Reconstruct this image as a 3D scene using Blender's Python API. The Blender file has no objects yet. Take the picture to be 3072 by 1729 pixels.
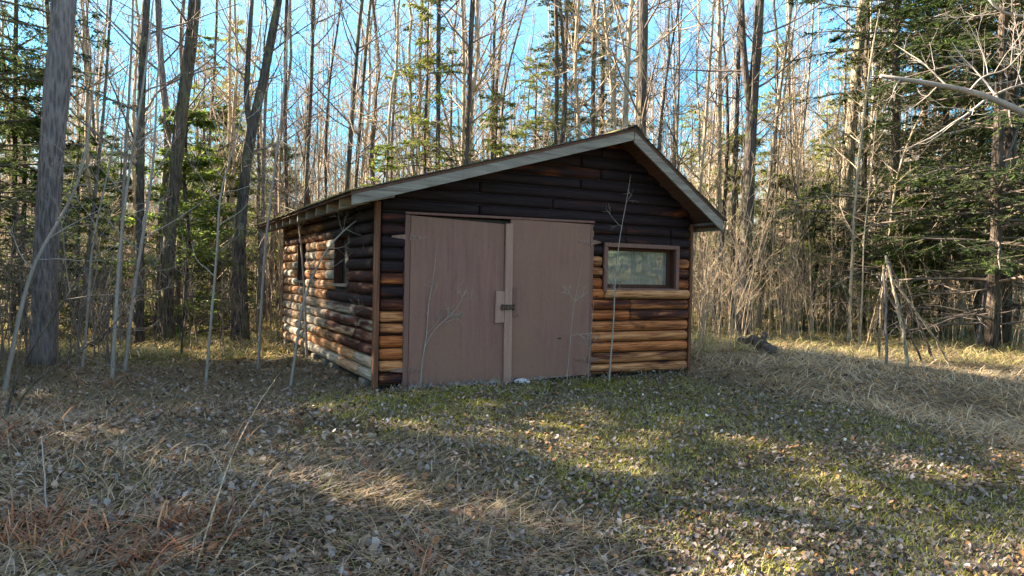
import bpy, math, random
import numpy as np
from mathutils import Vector, Matrix

# ------------------------------------------------------------------ camera, sky, sun, exposure
SC = bpy.context.scene
COL = SC.collection
F = 2160.0                                   # focal length in photo pixels (3072 wide)
PIT, ROL, YAW = -0.0173, 0.0209, 0.4721
CAM = np.array([-2.2992, -7.7635, 1.274])
fw = np.array([math.sin(YAW)*math.cos(PIT), math.cos(YAW)*math.cos(PIT), math.sin(PIT)])
r_ = np.array([math.cos(YAW), -math.sin(YAW), 0.0]); u_ = np.cross(r_, fw)
RT = math.cos(ROL)*r_ + math.sin(ROL)*u_
UP = math.cos(ROL)*u_ - math.sin(ROL)*r_
cd = bpy.data.cameras.new('camera'); cam = bpy.data.objects.new('camera', cd); COL.objects.link(cam)
cam.matrix_world = Matrix(((RT[0], UP[0], -fw[0], CAM[0]), (RT[1], UP[1], -fw[1], CAM[1]), (RT[2], UP[2], -fw[2], CAM[2]), (0, 0, 0, 1)))
cd.sensor_width = 36; cd.lens = 36*F/3072; cd.clip_end = 2000
SC.camera = cam

SUN_EL = math.radians(27.5)
SUN_AZ = YAW - math.radians(76)              # azimuth from +Y towards +X
sdir = np.array([math.sin(SUN_AZ)*math.cos(SUN_EL), math.cos(SUN_AZ)*math.cos(SUN_EL), math.sin(SUN_EL)])
sl = bpy.data.lights.new('sun', 'SUN'); sl.energy = 5.0; sl.angle = math.radians(0.5); sl.color = (1.0, 0.84, 0.62)
so = bpy.data.objects.new('sun', sl); COL.objects.link(so)
so.rotation_euler = Vector(sdir).to_track_quat('Z', 'Y').to_euler()
w = bpy.data.worlds.new('World'); SC.world = w; w.use_nodes = True
nt = w.node_tree; bg = nt.nodes['Background']
sk = nt.nodes.new('ShaderNodeTexSky'); sk.sky_type = 'NISHITA'; sk.sun_disc = False
sk.sun_elevation = SUN_EL; sk.sun_rotation = SUN_AZ; sk.air_density = 1.0; sk.dust_density = 0.3; sk.ozone_density = 1.6
hs = nt.nodes.new('ShaderNodeHueSaturation'); hs.inputs['Hue'].default_value = 0.487
tcw = nt.nodes.new('ShaderNodeTexCoord'); sx_ = nt.nodes.new('ShaderNodeSeparateXYZ'); nt.links.new(tcw.outputs['Generated'], sx_.inputs[0])
mr = nt.nodes.new('ShaderNodeMapRange'); mr.inputs['From Min'].default_value = .12; mr.inputs['From Max'].default_value = .55   # clear saturated blue low down, milky overhead
mr.inputs['To Min'].default_value = 1.95; mr.inputs['To Max'].default_value = .5
nt.links.new(sx_.outputs[2], mr.inputs[0]); nt.links.new(mr.outputs[0], hs.inputs['Saturation'])
mv = nt.nodes.new('ShaderNodeMapRange'); mv.inputs['From Min'].default_value = .1; mv.inputs['From Max'].default_value = .6; mv.inputs['To Min'].default_value = .78; mv.inputs['To Max'].default_value = 1.12
nt.links.new(sx_.outputs[2], mv.inputs[0]); nt.links.new(mv.outputs[0], hs.inputs['Value'])
nt.links.new(sk.outputs[0], hs.inputs['Color']); nt.links.new(hs.outputs[0], bg.inputs[0]); bg.inputs[1].default_value = 0.061
vs = SC.view_settings
vs.view_transform = 'Standard'; vs.look = 'None'; vs.exposure = 3.08; vs.gamma = 1.0; vs.use_curve_mapping = False
SC.cycles.max_bounces = 5; SC.cycles.diffuse_bounces = 3; SC.cycles.glossy_bounces = 2
SC.cycles.transparent_max_bounces = 8; SC.cycles.transmission_bounces = 3
SC.cycles.use_denoising = True; SC.cycles.denoising_prefilter = 'NONE'; SC.cycles.denoising_input_passes = 'RGB_ALBEDO_NORMAL'
SC.cycles.caustics_reflective = False; SC.cycles.caustics_refractive = False

RNG = np.random.default_rng(11)
random.seed(4)

# ------------------------------------------------------------------ terrain height and picture rays
def sstep(a, b, x):
    t = np.clip((np.asarray(x, float)-a)/(b-a), 0, 1); return t*t*(3-2*t)
def gz(x, y):
    x = np.asarray(x, float); y = np.asarray(y, float)
    z = -0.26*sstep(-0.6, -6.5, y)*1.0
    z = z*(1 - 0.0*x)
    z = z - 0.12*sstep(0.2, -1.2, x)*sstep(-1.5, 1.0, y) - 0.10*sstep(5, 9, y)
    z = z + 0.16*np.exp(-((x-6.4)/1.7)**2-((y+0.5)/3.2)**2)
    z = z + 0.03*np.sin(x*1.3+0.7)*np.sin(y*1.1+2.0) + 0.018*np.sin(x*3.1+y*1.7) + 0.012*np.sin(y*4.3-x*2.2)
    inside = sstep(-0.7, 0.0, x)*sstep(5.1, 4.4, x)*sstep(-0.8, 0, y)*sstep(6.6, 5.9, y)
    z = z*(1-inside) + (-0.03+0.02*x/4.4)*inside
    r = np.hypot(x-1, y-2)
    z = z + sstep(14, 60, r)*(0.5*np.sin(x*0.11+1)*np.sin(y*0.09)+0.25*np.sin(x*.31+y*.23))
    return z
def pray(px, py):                            # px,py in the 2576-wide view of the photo
    return fw + RT*((px*1.1925-1536)/F) - UP*((py*1.1925-864.5)/F)
def at(px, py, d): return CAM + pray(px, py)*d
def gnd(px, py):
    d = pray(px, py); t = 1.0
    for _ in range(4000):
        p = CAM + d*t
        if p[2] <= gz(p[0], p[1]): break
        t += 0.02
        if t > 70: break
    return p, t
def depth_of(p): return float(np.dot(np.asarray(p)-CAM, fw))

# ------------------------------------------------------------------ materials
def newmat(name):
    m = bpy.data.materials.new(name); m.use_nodes = True
    return m, m.node_tree, m.node_tree.nodes['Principled BSDF']
def N(t, k, **kw):
    n = t.nodes.new(k)
    for a, b in kw.items():
        if a in n.inputs.keys(): n.inputs[a].default_value = b
        else: setattr(n, a, b)
    return n
def ramp(t, fac, stops, interp='LINEAR'):
    n = t.nodes.new('ShaderNodeValToRGB'); e = n.color_ramp; e.interpolation = interp
    while len(e.elements) < len(stops): e.elements.new(0.5)
    for el, (p, c) in zip(e.elements, stops): el.position = p; el.color = (*c, 1)
    t.links.new(fac, n.inputs[0]); return n.outputs[0]
def mapping(t, scale, src='Object', rot=(0, 0, 0)):
    tc = t.nodes.new('ShaderNodeTexCoord'); mp = t.nodes.new('ShaderNodeMapping')
    mp.inputs['Scale'].default_value = scale; mp.inputs['Rotation'].default_value = rot
    t.links.new(tc.outputs[src], mp.inputs[0]); return mp.outputs[0]
def noise(t, vec, scale, detail=4, rough=.6, dist=0):
    n = N(t, 'ShaderNodeTexNoise'); n.inputs['Scale'].default_value = scale; n.inputs['Detail'].default_value = detail
    n.inputs['Roughness'].default_value = rough; n.inputs['Distortion'].default_value = dist
    t.links.new(vec, n.inputs['Vector']); return n.outputs[0]
def mix(t, fac, a, b, mode='MIX'):
    n = t.nodes.new('ShaderNodeMix'); n.data_type = 'RGBA'; n.blend_type = mode
    for v, i in ((fac, 0), (a, 6), (b, 7)):
        if hasattr(v, 'is_output') or isinstance(v, bpy.types.NodeSocket): t.links.new(v, n.inputs[i])
        elif i == 0: n.inputs[0].default_value = v
        else: n.inputs[i].default_value = (*v, 1)
    return n.outputs[2]
def math_(t, op, a, b=0.0):
    n = t.nodes.new('ShaderNodeMath'); n.operation = op
    for v, i in ((a, 0), (b, 1)):
        if isinstance(v, bpy.types.NodeSocket): t.links.new(v, n.inputs[i])
        else: n.inputs[i].default_value = v
    return n.outputs[0]
def bump(t, b, h, strength, dist=0.01):
    n = t.nodes.new('ShaderNodeBump'); n.inputs['Strength'].default_value = strength; n.inputs['Distance'].default_value = dist
    t.links.new(h, n.inputs['Height']); t.links.new(n.outputs[0], b.inputs['Normal'])
def attr(t, name):
    n = t.nodes.new('ShaderNodeAttribute'); n.attribute_name = name; return n

def bark_mat(name, dark, light, moss=None, vscale=1.0, rough=.9, smooth=False):
    m, t, b = newmat(name)
    v = mapping(t, (13*vscale, 13*vscale, 1.9*vscale))
    vo = t.nodes.new('ShaderNodeTexVoronoi'); vo.inputs['Scale'].default_value = 2.6; t.links.new(v, vo.inputs['Vector'])
    n1 = noise(t, v, 2.2, 6, .7, .6)
    big = noise(t, mapping(t, (1, 1, .35)), 1.6, 3)
    f = math_(t, 'ADD', math_(t, 'MULTIPLY', vo.outputs['Distance'], .0 if smooth else .55), math_(t, 'MULTIPLY', n1, .75))
    c = ramp(t, f, [(.30, dark), (.60, light)] if smooth else [(.48, dark), (.60, tuple((x+y)/2*.8 for x, y in zip(dark, light))), (.76, light)])
    oi = t.nodes.new('ShaderNodeObjectInfo')
    c = mix(t, math_(t, 'MULTIPLY', oi.outputs['Random'], .35), c, tuple(x*.6 for x in light))
    if moss: 
        mf = ramp(t, noise(t, mapping(t, (2, 2, 1)), 2.4, 5, .7), [(.5, (0, 0, 0)), (.62, (1, 1, 1))])
        c = mix(t, math_(t, 'MULTIPLY', mf, .75), c, moss)
    c = mix(t, ramp(t, big, [(.45, (0, 0, 0)), (.7, (.5, .5, .5))]), c, tuple(min(1, x*1.35) for x in light))
    t.links.new(c, b.inputs['Base Color']); b.inputs['Roughness'].default_value = rough
    b.inputs['Specular IOR Level'].default_value = .2
    bump(t, b, f, .25 if smooth else 1.0, .012 if smooth else .05)
    return m
BARK = {
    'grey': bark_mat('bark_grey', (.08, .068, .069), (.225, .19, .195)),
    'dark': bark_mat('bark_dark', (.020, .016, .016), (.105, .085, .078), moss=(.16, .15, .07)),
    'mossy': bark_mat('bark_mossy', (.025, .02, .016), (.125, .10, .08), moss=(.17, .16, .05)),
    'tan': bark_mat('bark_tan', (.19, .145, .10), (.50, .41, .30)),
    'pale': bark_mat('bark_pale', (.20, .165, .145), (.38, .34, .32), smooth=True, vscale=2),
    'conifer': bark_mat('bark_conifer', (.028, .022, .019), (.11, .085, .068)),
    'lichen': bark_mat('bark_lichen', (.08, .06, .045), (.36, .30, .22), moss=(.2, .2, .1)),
}
def twig_mat(name, c0, c1):
    m, t, b = newmat(name)
    oi = t.nodes.new('ShaderNodeObjectInfo')
    n = noise(t, mapping(t, (1, 1, 1)), 3, 2)
    c = mix(t, n, c0, c1)
    c = mix(t, math_(t, 'MULTIPLY', oi.outputs['Random'], .3), c, tuple(x*.6 for x in c0))
    t.links.new(c, b.inputs['Base Color']); b.inputs['Roughness'].default_value = .8; b.inputs['Specular IOR Level'].default_value = .25
    return m
TWIG = {'dark': twig_mat('twig_dark', (.09, .068, .058), (.25, .20, .17)),
        'tan': twig_mat('twig_tan', (.28, .20, .13), (.50, .40, .29)),
        'pale': twig_mat('twig_pale', (.2, .16, .14), (.4, .36, .33))}
def leafy_mat(name, trans=.3, rough=.75, spec=.2):          # colour from the mesh attribute "tint"
    m, t, b = newmat(name)
    a = attr(t, 'tint'); oi = t.nodes.new('ShaderNodeObjectInfo')
    h = t.nodes.new('ShaderNodeHueSaturation'); t.links.new(a.outputs['Color'], h.inputs['Color'])
    t.links.new(math_(t, 'ADD', math_(t, 'MULTIPLY', oi.outputs['Random'], .4), .8), h.inputs['Value'])
    t.links.new(h.outputs[0], b.inputs['Base Color']); b.inputs['Roughness'].default_value = rough
    b.inputs['Specular IOR Level'].default_value = spec
    tr = t.nodes.new('ShaderNodeBsdfTranslucent'); t.links.new(h.outputs[0], tr.inputs[0])
    mx = t.nodes.new('ShaderNodeMixShader'); mx.inputs[0].default_value = trans
    out = t.nodes['Material Output']
    t.links.new(b.outputs[0], mx.inputs[1]); t.links.new(tr.outputs[0], mx.inputs[2]); t.links.new(mx.outputs[0], out.inputs[0])
    return m
M_NEEDLE = leafy_mat('needles', .42)
M_LEAF = leafy_mat('fallen_leaves', .08, .8, .12)
M_BLADE = leafy_mat('grass_blades', .25, .6, .3)

def log_mat():
    m, t, b = newmat('weathered_log')
    a = attr(t, 'tint')                       # R: dark stain left, with side-wall shade put in, G: hue shift, B: grain offset
    sep = t.nodes.new('ShaderNodeSeparateColor'); t.links.new(a.outputs['Color'], sep.inputs[0])
    at2 = attr(t, 'grain')                    # xyz: along, around, log id
    mp = t.nodes.new('ShaderNodeMapping'); mp.inputs['Scale'].default_value = (1.1, 26, 1); t.links.new(at2.outputs['Vector'], mp.inputs[0])
    g = noise(t, mp.outputs[0], 1.6, 8, .68, 1.1)
    mp2 = t.nodes.new('ShaderNodeMapping'); mp2.inputs['Scale'].default_value = (.9, 5, 1); t.links.new(at2.outputs['Vector'], mp2.inputs[0])
    p = noise(t, mp2.outputs[0], 1.7, 4, .6, .4)
    wood = ramp(t, g, [(.38, (.06, .018, .007)), (.47, (.25, .066, .021)), (.60, (.44, .150, .048))])
    pale = ramp(t, g, [(.36, (.12, .05, .02)), (.5, (.40, .19, .085)), (.68, (.56, .37, .21))])
    wood = mix(t, ramp(t, sep.outputs[1], [(.3, (0, 0, 0)), (.9, (1, 1, 1))]), wood, pale)
    grey = ramp(t, g, [(.36, (.10, .085, .07)), (.5, (.27, .235, .19)), (.68, (.48, .43, .35))])
    wood = mix(t, ramp(t, math_(t, 'SUBTRACT', sep.outputs[1], .9), [(.0, (0, 0, 0)), (.35, (1, 1, 1))]), wood, grey)
    stain_shade = ramp(t, g, [(.35, (.0045, .003, .005)), (.65, (.027, .015, .019))])
    redst = ramp(t, g, [(.38, (.02, .007, .006)), (.62, (.095, .024, .014))])
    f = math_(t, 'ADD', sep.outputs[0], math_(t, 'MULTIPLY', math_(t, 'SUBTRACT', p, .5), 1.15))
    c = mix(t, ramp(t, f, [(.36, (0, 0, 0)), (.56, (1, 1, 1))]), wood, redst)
    c = mix(t, ramp(t, f, [(.58, (0, 0, 0)), (.74, (1, 1, 1))]), c, stain_shade)
    # knots
    mk = t.nodes.new('ShaderNodeMapping'); mk.inputs['Scale'].default_value = (2.1, 9, 1); t.links.new(at2.outputs['Vector'], mk.inputs[0])
    vo = t.nodes.new('ShaderNodeTexVoronoi'); vo.inputs['Scale'].default_value = 1.0; t.links.new(mk.outputs[0], vo.inputs['Vector'])
    c = mix(t, ramp(t, vo.outputs['Distance'], [(.05, (.9, .9, .9)), (.11, (0, 0, 0))]), c, (.03, .012, .008))
    t.links.new(c, b.inputs['Base Color']); b.inputs['Roughness'].default_value = .7; b.inputs['Specular IOR Level'].default_value = .15
    bump(t, b, g, .5, .006)
    return m
M_LOG = log_mat()
def wood_mat(name, c0, c1, axis='Z', scale=1.0, rough=.75, spec=.25, bmp=.3, worn=None, wornz=None, blotch=None):
    m, t, b = newmat(name)
    s = {'X': (1.2, 22, 22), 'Y': (22, 1.2, 22), 'Z': (22, 22, 1.2)}[axis]
    g = noise(t, mapping(t, tuple(k*scale for k in s)), 1.5, 6, .65, .5)
    c = ramp(t, g, [(.3, c0), (.7, c1)])
    if blotch:
        p = noise(t, mapping(t, (1.4, 1.4, .9)), 1.3, 4, .55, .6)
        c = mix(t, ramp(t, p, [(.4, (0, 0, 0)), (.62, (1, 1, 1))]), c, blotch)
    fine = noise(t, mapping(t, (60, 60, 9)), 3, 3, .7)
    c = mix(t, ramp(t, fine, [(.58, (0, 0, 0)), (.72, (.7, .7, .7))]), c, tuple(x*.45 for x in c0))
    if worn:
        tc = t.nodes.new('ShaderNodeTexCoord'); sx = t.nodes.new('ShaderNodeSeparateXYZ'); t.links.new(tc.outputs['Object'], sx.inputs[0])
        h = math_(t, 'SUBTRACT', sx.outputs[2], wornz)
        h = math_(t, 'ADD', math_(t, 'MULTIPLY', h, -7.0), math_(t, 'MULTIPLY', noise(t, mapping(t, (14, 14, 4)), 2.2, 5, .75), 1.6))
        c = mix(t, ramp(t, h, [(.55, (0, 0, 0)), (.85, (1, 1, 1))]), c, worn)
    t.links.new(c, b.inputs['Base Color']); b.inputs['Roughness'].default_value = rough; b.inputs['Specular IOR Level'].default_value = spec
    bump(t, b, g, bmp, .004)
    return m
M_DOOR = wood_mat('painted_plywood', (.135, .060, .050), (.215, .103, .086), 'Z', .8, .6, .35, .35, worn=(.27, .25, .26), wornz=-.01, blotch=(.19, .095, .070))
M_TRIM = wood_mat('brown_trim', (.11, .05, .042), (.17, .085, .07), 'Z', 1, .6, .3, .3)
M_BATTEN = wood_mat('batten_paint', (.23, .125, .10), (.32, .19, .155), 'Z', 1, .6, .3, .3)
M_POST = wood_mat('corner_post', (.05, .018, .012), (.20, .08, .04), 'Z', 1, .7, .3, .4)
M_BARGE = wood_mat('grey_barge', (.10, .085, .075), (.28, .25, .23), 'X', .8, .8, .2, .5)
M_GREYW = wood_mat('grey_wood', (.11, .09, .07), (.30, .25, .21), 'X', 1, .8, .2, .4)
M_DECK = wood_mat('roof_sheathing', (.07, .035, .03), (.16, .08, .06), 'Y', 1, .8, .2, .3)
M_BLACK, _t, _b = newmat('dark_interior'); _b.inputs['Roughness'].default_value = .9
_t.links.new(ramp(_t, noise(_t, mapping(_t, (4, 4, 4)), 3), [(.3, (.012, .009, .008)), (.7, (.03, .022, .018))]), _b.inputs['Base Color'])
M_BROWNIN = wood_mat('window_panel', (.03, .012, .009), (.075, .03, .02), 'Z', 1, .7, .2, .3)
M_SHINGLE, _t, _b = newmat('asphalt_shingle')
_v = mapping(_t, (1, 1, 1)); _br = _t.nodes.new('ShaderNodeTexBrick'); _br.inputs['Scale'].default_value = 3.3
_br.inputs['Color1'].default_value = (.045, .038, .036, 1); _br.inputs['Color2'].default_value = (.075, .062, .055, 1); _br.inputs['Mortar'].default_value = (.015, .012, .012, 1)
_t.links.new(mapping(_t, (1, 1, 1), rot=(0, 0, math.pi/2)), _br.inputs['Vector'])
_t.links.new(mix(_t, ramp(_t, noise(_t, _v, 4, 6, .7), [(.5, (0, 0, 0)), (.6, (1, 1, 1))]), _br.outputs[0], (.09, .085, .03)), _b.inputs['Base Color'])
_b.inputs['Roughness'].default_value = .95; bump(_t, _b, noise(_t, _v, 90, 3), .6, .004)
M_METAL, _t, _b = newmat('rusty_painted_metal')
_t.links.new(ramp(_t, noise(_t, mapping(_t, (20, 20, 20)), 2, 5, .7), [(.42, (.20, .115, .10)), (.6, (.12, .055, .04)), (.75, (.05, .025, .02))]), _b.inputs['Base Color'])
_b.inputs['Roughness'].default_value = .55; _b.inputs['Metallic'].default_value = .25
M_IRON, _t, _b = newmat('dark_iron')
_t.links.new(ramp(_t, noise(_t, mapping(_t, (30, 30, 30)), 2, 4), [(.4, (.03, .025, .025)), (.65, (.09, .05, .035))]), _b.inputs['Base Color'])
_b.inputs['Roughness'].default_value = .5; _b.inputs['Metallic'].default_value = .5
# dusty window glass
M_GLASS, _t, _b = newmat('dusty_glass')
_g = noise(_t, mapping(_t, (30, 30, 4)), 2.0, 5, .7)
_b.inputs['Base Color'].default_value = (.012, .015, .014, 1); _b.inputs['Roughness'].default_value = .03; _b.inputs['Specular IOR Level'].default_value = 1.0
_b.inputs['IOR'].default_value = 1.6
_df = _t.nodes.new('ShaderNodeBsdfDiffuse'); _t.links.new(ramp(_t, _g, [(.3, (.12, .12, .11)), (.7, (.34, .34, .31))]), _df.inputs[0])
_mx = _t.nodes.new('ShaderNodeMixShader'); _t.links.new(ramp(_t, noise(_t, mapping(_t, (2, 2, 2)), 2, 4), [(.3, (.42, .42, .42)), (.7, (.75, .75, .75))]), _mx.inputs[0])
_t.links.new(_b.outputs[0], _mx.inputs[1]); _t.links.new(_df.outputs[0], _mx.inputs[2]); _t.links.new(_mx.outputs[0], _t.nodes['Material Output'].inputs[0])
M_STONE, _t, _b = newmat('pale_stone')
_t.links.new(ramp(_t, noise(_t, mapping(_t, (9, 9, 9)), 2, 6, .7), [(.3, (.3, .3, .34)), (.7, (.62, .62, .68))]), _b.inputs['Base Color']); _b.inputs['Roughness'].default_value = .8
bump(_t, _b, noise(_t, mapping(_t, (1, 1, 1)), 30, 4), .6, .01)

def ground_mat():
    m, t, b = newmat('forest_floor')
    v = mapping(t, (1, 1, 1))
    n_big = noise(t, v, .55, 4, .6); n_mid = noise(t, v, 3.1, 5, .65, .5); n_f = noise(t, v, 26, 6, .75)
    n_f2 = noise(t, mapping(t, (1, 2.2, 1)), 60, 4, .8)
    soil = ramp(t, n_f, [(.3, (.03, .022, .018)), (.55, (.11, .085, .07)), (.75, (.22, .18, .16))])
    litter = ramp(t, n_f2, [(.3, (.05, .04, .035)), (.5, (.17, .14, .12)), (.7, (.34, .29, .26))])
    c = mix(t, .55, soil, litter)
    moss = ramp(t, n_f, [(.3, (.05, .055, .008)), (.55, (.19, .18, .022)), (.75, (.32, .27, .05))])
    mf = ramp(t, math_(t, 'ADD', math_(t, 'MULTIPLY', n_big, .55), math_(t, 'MULTIPLY', n_mid, .45)), [(.47, (0, 0, 0)), (.57, (1, 1, 1))])
    a = attr(t, 'tint'); sp = t.nodes.new('ShaderNodeSeparateColor'); t.links.new(a.outputs['Color'], sp.inputs[0])
    c = mix(t, math_(t, 'MULTIPLY', math_(t, 'MAXIMUM', mf, .35), sp.outputs[0]), c, moss)
    straw = ramp(t, n_f2, [(.3, (.09, .07, .04)), (.6, (.26, .21, .12)), (.8, (.42, .34, .2))])
    c = mix(t, math_(t, 'MULTIPLY', ramp(t, n_mid, [(.3, (.3, .3, .3)), (.6, (1, 1, 1))]), sp.outputs[1]), c, straw)
    fl = ramp(t, n_f, [(.3, (.05, .04, .015)), (.5, (.17, .12, .04)), (.75, (.32, .23, .08))])
    fl = mix(t, mf, fl, ramp(t, n_f2, [(.3, (.05, .06, .01)), (.7, (.22, .22, .05))]))
    c = mix(t, sp.outputs[2], c, fl)
    t.links.new(c, b.inputs['Base Color']); b.inputs['Roughness'].default_value = .95; b.inputs['Specular IOR Level'].default_value = .1
    bump(t, b, math_(t, 'ADD', n_f, math_(t, 'MULTIPLY', n_f2, .6)), 1.0, .05)
    return m

# ------------------------------------------------------------------ mesh helpers
def link(o, parent=None):
    COL.objects.link(o)
    if parent: o.parent = parent
    return o
def mesh_np(name, V, quads=None, tris=None, mats=(), midx=None, tint=None, smooth=False, extra=None):
    me = bpy.data.meshes.new(name)
    V = np.asarray(V, np.float32).reshape(-1, 3)
    nq = 0 if quads is None else len(quads); nt_ = 0 if tris is None else len(tris)
    loops = np.concatenate([np.asarray(quads, np.int32).ravel() if nq else np.zeros(0, np.int32), np.asarray(tris, np.int32).ravel() if nt_ else np.zeros(0, np.int32)])
    starts = np.concatenate([np.arange(nq)*4, nq*4+np.arange(nt_)*3]).astype(np.int32)
    me.vertices.add(len(V)); me.vertices.foreach_set('co', V.ravel())
    me.loops.add(len(loops)); me.loops.foreach_set('vertex_index', loops)
    me.polygons.add(nq+nt_); me.polygons.foreach_set('loop_start', starts)
    if midx is not None: me.polygons.foreach_set('material_index', np.asarray(midx, np.int32))
    if smooth: me.polygons.foreach_set('use_smooth', np.ones(nq+nt_, bool))
    for m in mats: me.materials.append(m)
    me.update(calc_edges=True)
    if tint is not None:
        tt = np.ones((len(V), 4), np.float32); tt[:, :3] = tint
        a = me.color_attributes.new('tint', 'FLOAT_COLOR', 'POINT'); a.data.foreach_set('color', tt.ravel())
    if extra is not None:
        a = me.attributes.new('grain', 'FLOAT_VECTOR', 'POINT'); a.data.foreach_set('vector', np.asarray(extra, np.float32).ravel())
    return me
def obj_np(name, parent=None, **kw):
    return link(bpy.data.objects.new(name, mesh_np(name, **kw)), parent)
def tag(o, label=None, cat=None, group=None, kind=None):
    if label: o['label'] = label
    if cat: o['category'] = cat
    if group: o['group'] = group
    if kind: o['kind'] = kind
    return o
def empty(name, loc=(0, 0, 0)):
    o = bpy.data.objects.new(name, None); o.location = tuple(float(v) for v in loc); o.empty_display_size = .3
    COL.objects.link(o); return o
class MB:
    def __init__(s): s.v = []; s.f = []
    def box(s, x0, x1, y0, y1, z0, z1, bv=0.0):
        n = len(s.v)
        s.v += [(x0, y0, z0), (x1, y0, z0), (x1, y1, z0), (x0, y1, z0), (x0, y0, z1), (x1, y0, z1), (x1, y1, z1), (x0, y1, z1)]
        s.f += [tuple(n+i for i in q) for q in ((0, 3, 2, 1), (4, 5, 6, 7), (0, 1, 5, 4), (1, 2, 6, 5), (2, 3, 7, 6), (3, 0, 4, 7))]
        return s
    def prism(s, poly, y0, y1, axis='y'):     # poly in (x,z), extruded along y (or poly in (y,z) along x)
        n = len(s.v); k = len(poly)
        for yy in (y0, y1):
            for (a, c) in poly: s.v.append((a, yy, c) if axis == 'y' else (yy, a, c))
        s.f.append(tuple(n+i for i in range(k))); s.f.append(tuple(n+k+i for i in reversed(range(k))))
        for i in range(k): j = (i+1) % k; s.f.append((n+i, n+k+i, n+k+j, n+j))
        return s
    def build(s, name, mat, parent=None, bevel=0.0):
        me = bpy.data.meshes.new(name); me.from_pydata(s.v, [], s.f); me.materials.append(mat)
        import bmesh
        bm = bmesh.new(); bm.from_mesh(me); bmesh.ops.recalc_face_normals(bm, faces=bm.faces)
        if bevel: bmesh.ops.bevel(bm, geom=bm.edges[:], offset=bevel, segments=1, affect='EDGES', clamp_overlap=True)
        bm.to_mesh(me); bm.free()
        return link(bpy.data.objects.new(name, me), parent)
def tubes(P, R, S):
    P = np.asarray(P, float); R = np.asarray(R, float); n, K, _ = P.shape
    T = np.gradient(P, axis=1); T /= np.linalg.norm(T, axis=2, keepdims=True)+1e-9
    ref = np.where(np.abs(T[:, :1, 2:3]) > .8, np.array([[[1., 0, 0]]]), np.array([[[0, 0, 1.]]]))
    A = np.cross(T, np.broadcast_to(ref, T.shape)); A /= np.linalg.norm(A, axis=2, keepdims=True)+1e-9
    B = np.cross(T, A)
    th = np.arange(S)*2*np.pi/S
    V = P[:, :, None, :] + R[:, :, None, None]*(A[:, :, None, :]*np.cos(th)[None, None, :, None]+B[:, :, None, :]*np.sin(th)[None, None, :, None])
    i = (np.arange(n)*K*S)[:, None, None] + (np.arange(K-1)*S)[None, :, None] + np.arange(S)[None, None, :]
    j = (np.arange(n)*K*S)[:, None, None] + (np.arange(K-1)*S)[None, :, None] + ((np.arange(S)+1) % S)[None, None, :]
    Q = np.stack([i, j, j+S, i+S], -1).reshape(-1, 4)
    return V.reshape(-1, 3), Q
class Acc:
    def __init__(s): s.V = []; s.Q = []; s.T = []; s.n = 0; s.qm = []; s.tm = []; s.C = []
    def add(s, V, Q=None, T=None, m=0, c=None):
        if Q is not None: s.Q.append(Q+s.n); s.qm.append(np.full(len(Q), m))
        if T is not None: s.T.append(T+s.n); s.tm.append(np.full(len(T), m))
        s.V.append(V); s.n += len(V)
        s.C.append(np.broadcast_to(np.asarray(c if c is not None else (1, 1, 1), float), (len(V), 3)))
    def mesh(s, name, mats, smooth=True, tint=False):
        V = np.concatenate(s.V); Q = np.concatenate(s.Q) if s.Q else None; T = np.concatenate(s.T) if s.T else None
        return mesh_np(name, V, Q, T, mats, np.concatenate(s.qm+s.tm), np.concatenate(s.C) if tint else None, smooth)
def kids(P, R, n, lo, hi, a0, a1, L, K, up, wob, rng, rk=.5, rmin=.003, minlen=.1, flat=None):
    Np, K0, _ = P.shape
    s = np.sort(rng.uniform(lo, hi, (Np, n)), axis=1); x = s*(K0-1); i = np.minimum(x.astype(int), K0-2); fr = x-i
    ar = np.arange(Np)[:, None]
    pos = P[ar, i]*(1-fr[..., None]) + P[ar, i+1]*fr[..., None]
    tan = P[ar, i+1]-P[ar, i]; tan /= np.linalg.norm(tan, axis=2, keepdims=True)+1e-9
    rad = R[ar, i]*(1-fr)+R[ar, i+1]*fr
    ref = np.where(np.abs(tan[..., 2:3]) > .85, np.array([1., 0, 0]), np.array([0, 0, 1.]))
    A = np.cross(tan, ref); A /= np.linalg.norm(A, axis=2, keepdims=True)+1e-9; B = np.cross(tan, A)
    if flat is None: ph = np.arange(n)[None, :]*2.4 + rng.uniform(0, 6.28, (Np, 1)) + rng.normal(0, .5, (Np, n))
    else: ph = np.where(np.arange(n) % 2 == 0, 0, np.pi)[None, :] + rng.normal(0, flat, (Np, n))
    an = rng.uniform(a0, a1, (Np, n))
    d = tan*np.cos(an)[..., None] + (A*np.cos(ph)[..., None]+B*np.sin(ph)[..., None])*np.sin(an)[..., None]
    ln = L(s, rng.uniform(.6, 1.25, (Np, n)), P)
    ln = np.maximum(ln, minlen)
    d = d.reshape(-1, 3); ln = ln.reshape(-1); pos = pos.reshape(-1, 3); rad = rad.reshape(-1)
    M = len(d); D = np.repeat(d[:, None, :], K-1, 1)
    W = np.cumsum(rng.normal(0, wob, (M, K-1, 3)), axis=1); D = D+W
    D[..., 2] += up*np.linspace(0, 1, K-1)[None, :]
    D /= np.linalg.norm(D, axis=2, keepdims=True)
    Q = np.concatenate([pos[:, None, :], pos[:, None, :]+np.cumsum(D*(ln/(K-1))[:, None, None], axis=1)], 1)
    r0 = np.maximum(np.minimum(rad*rk*1.0, .0095*ln+.0035), rmin)
    RR = r0[:, None]*np.linspace(1, .3, K)[None, :]; RR = np.maximum(RR, rmin*.75)
    return Q, RR
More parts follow.
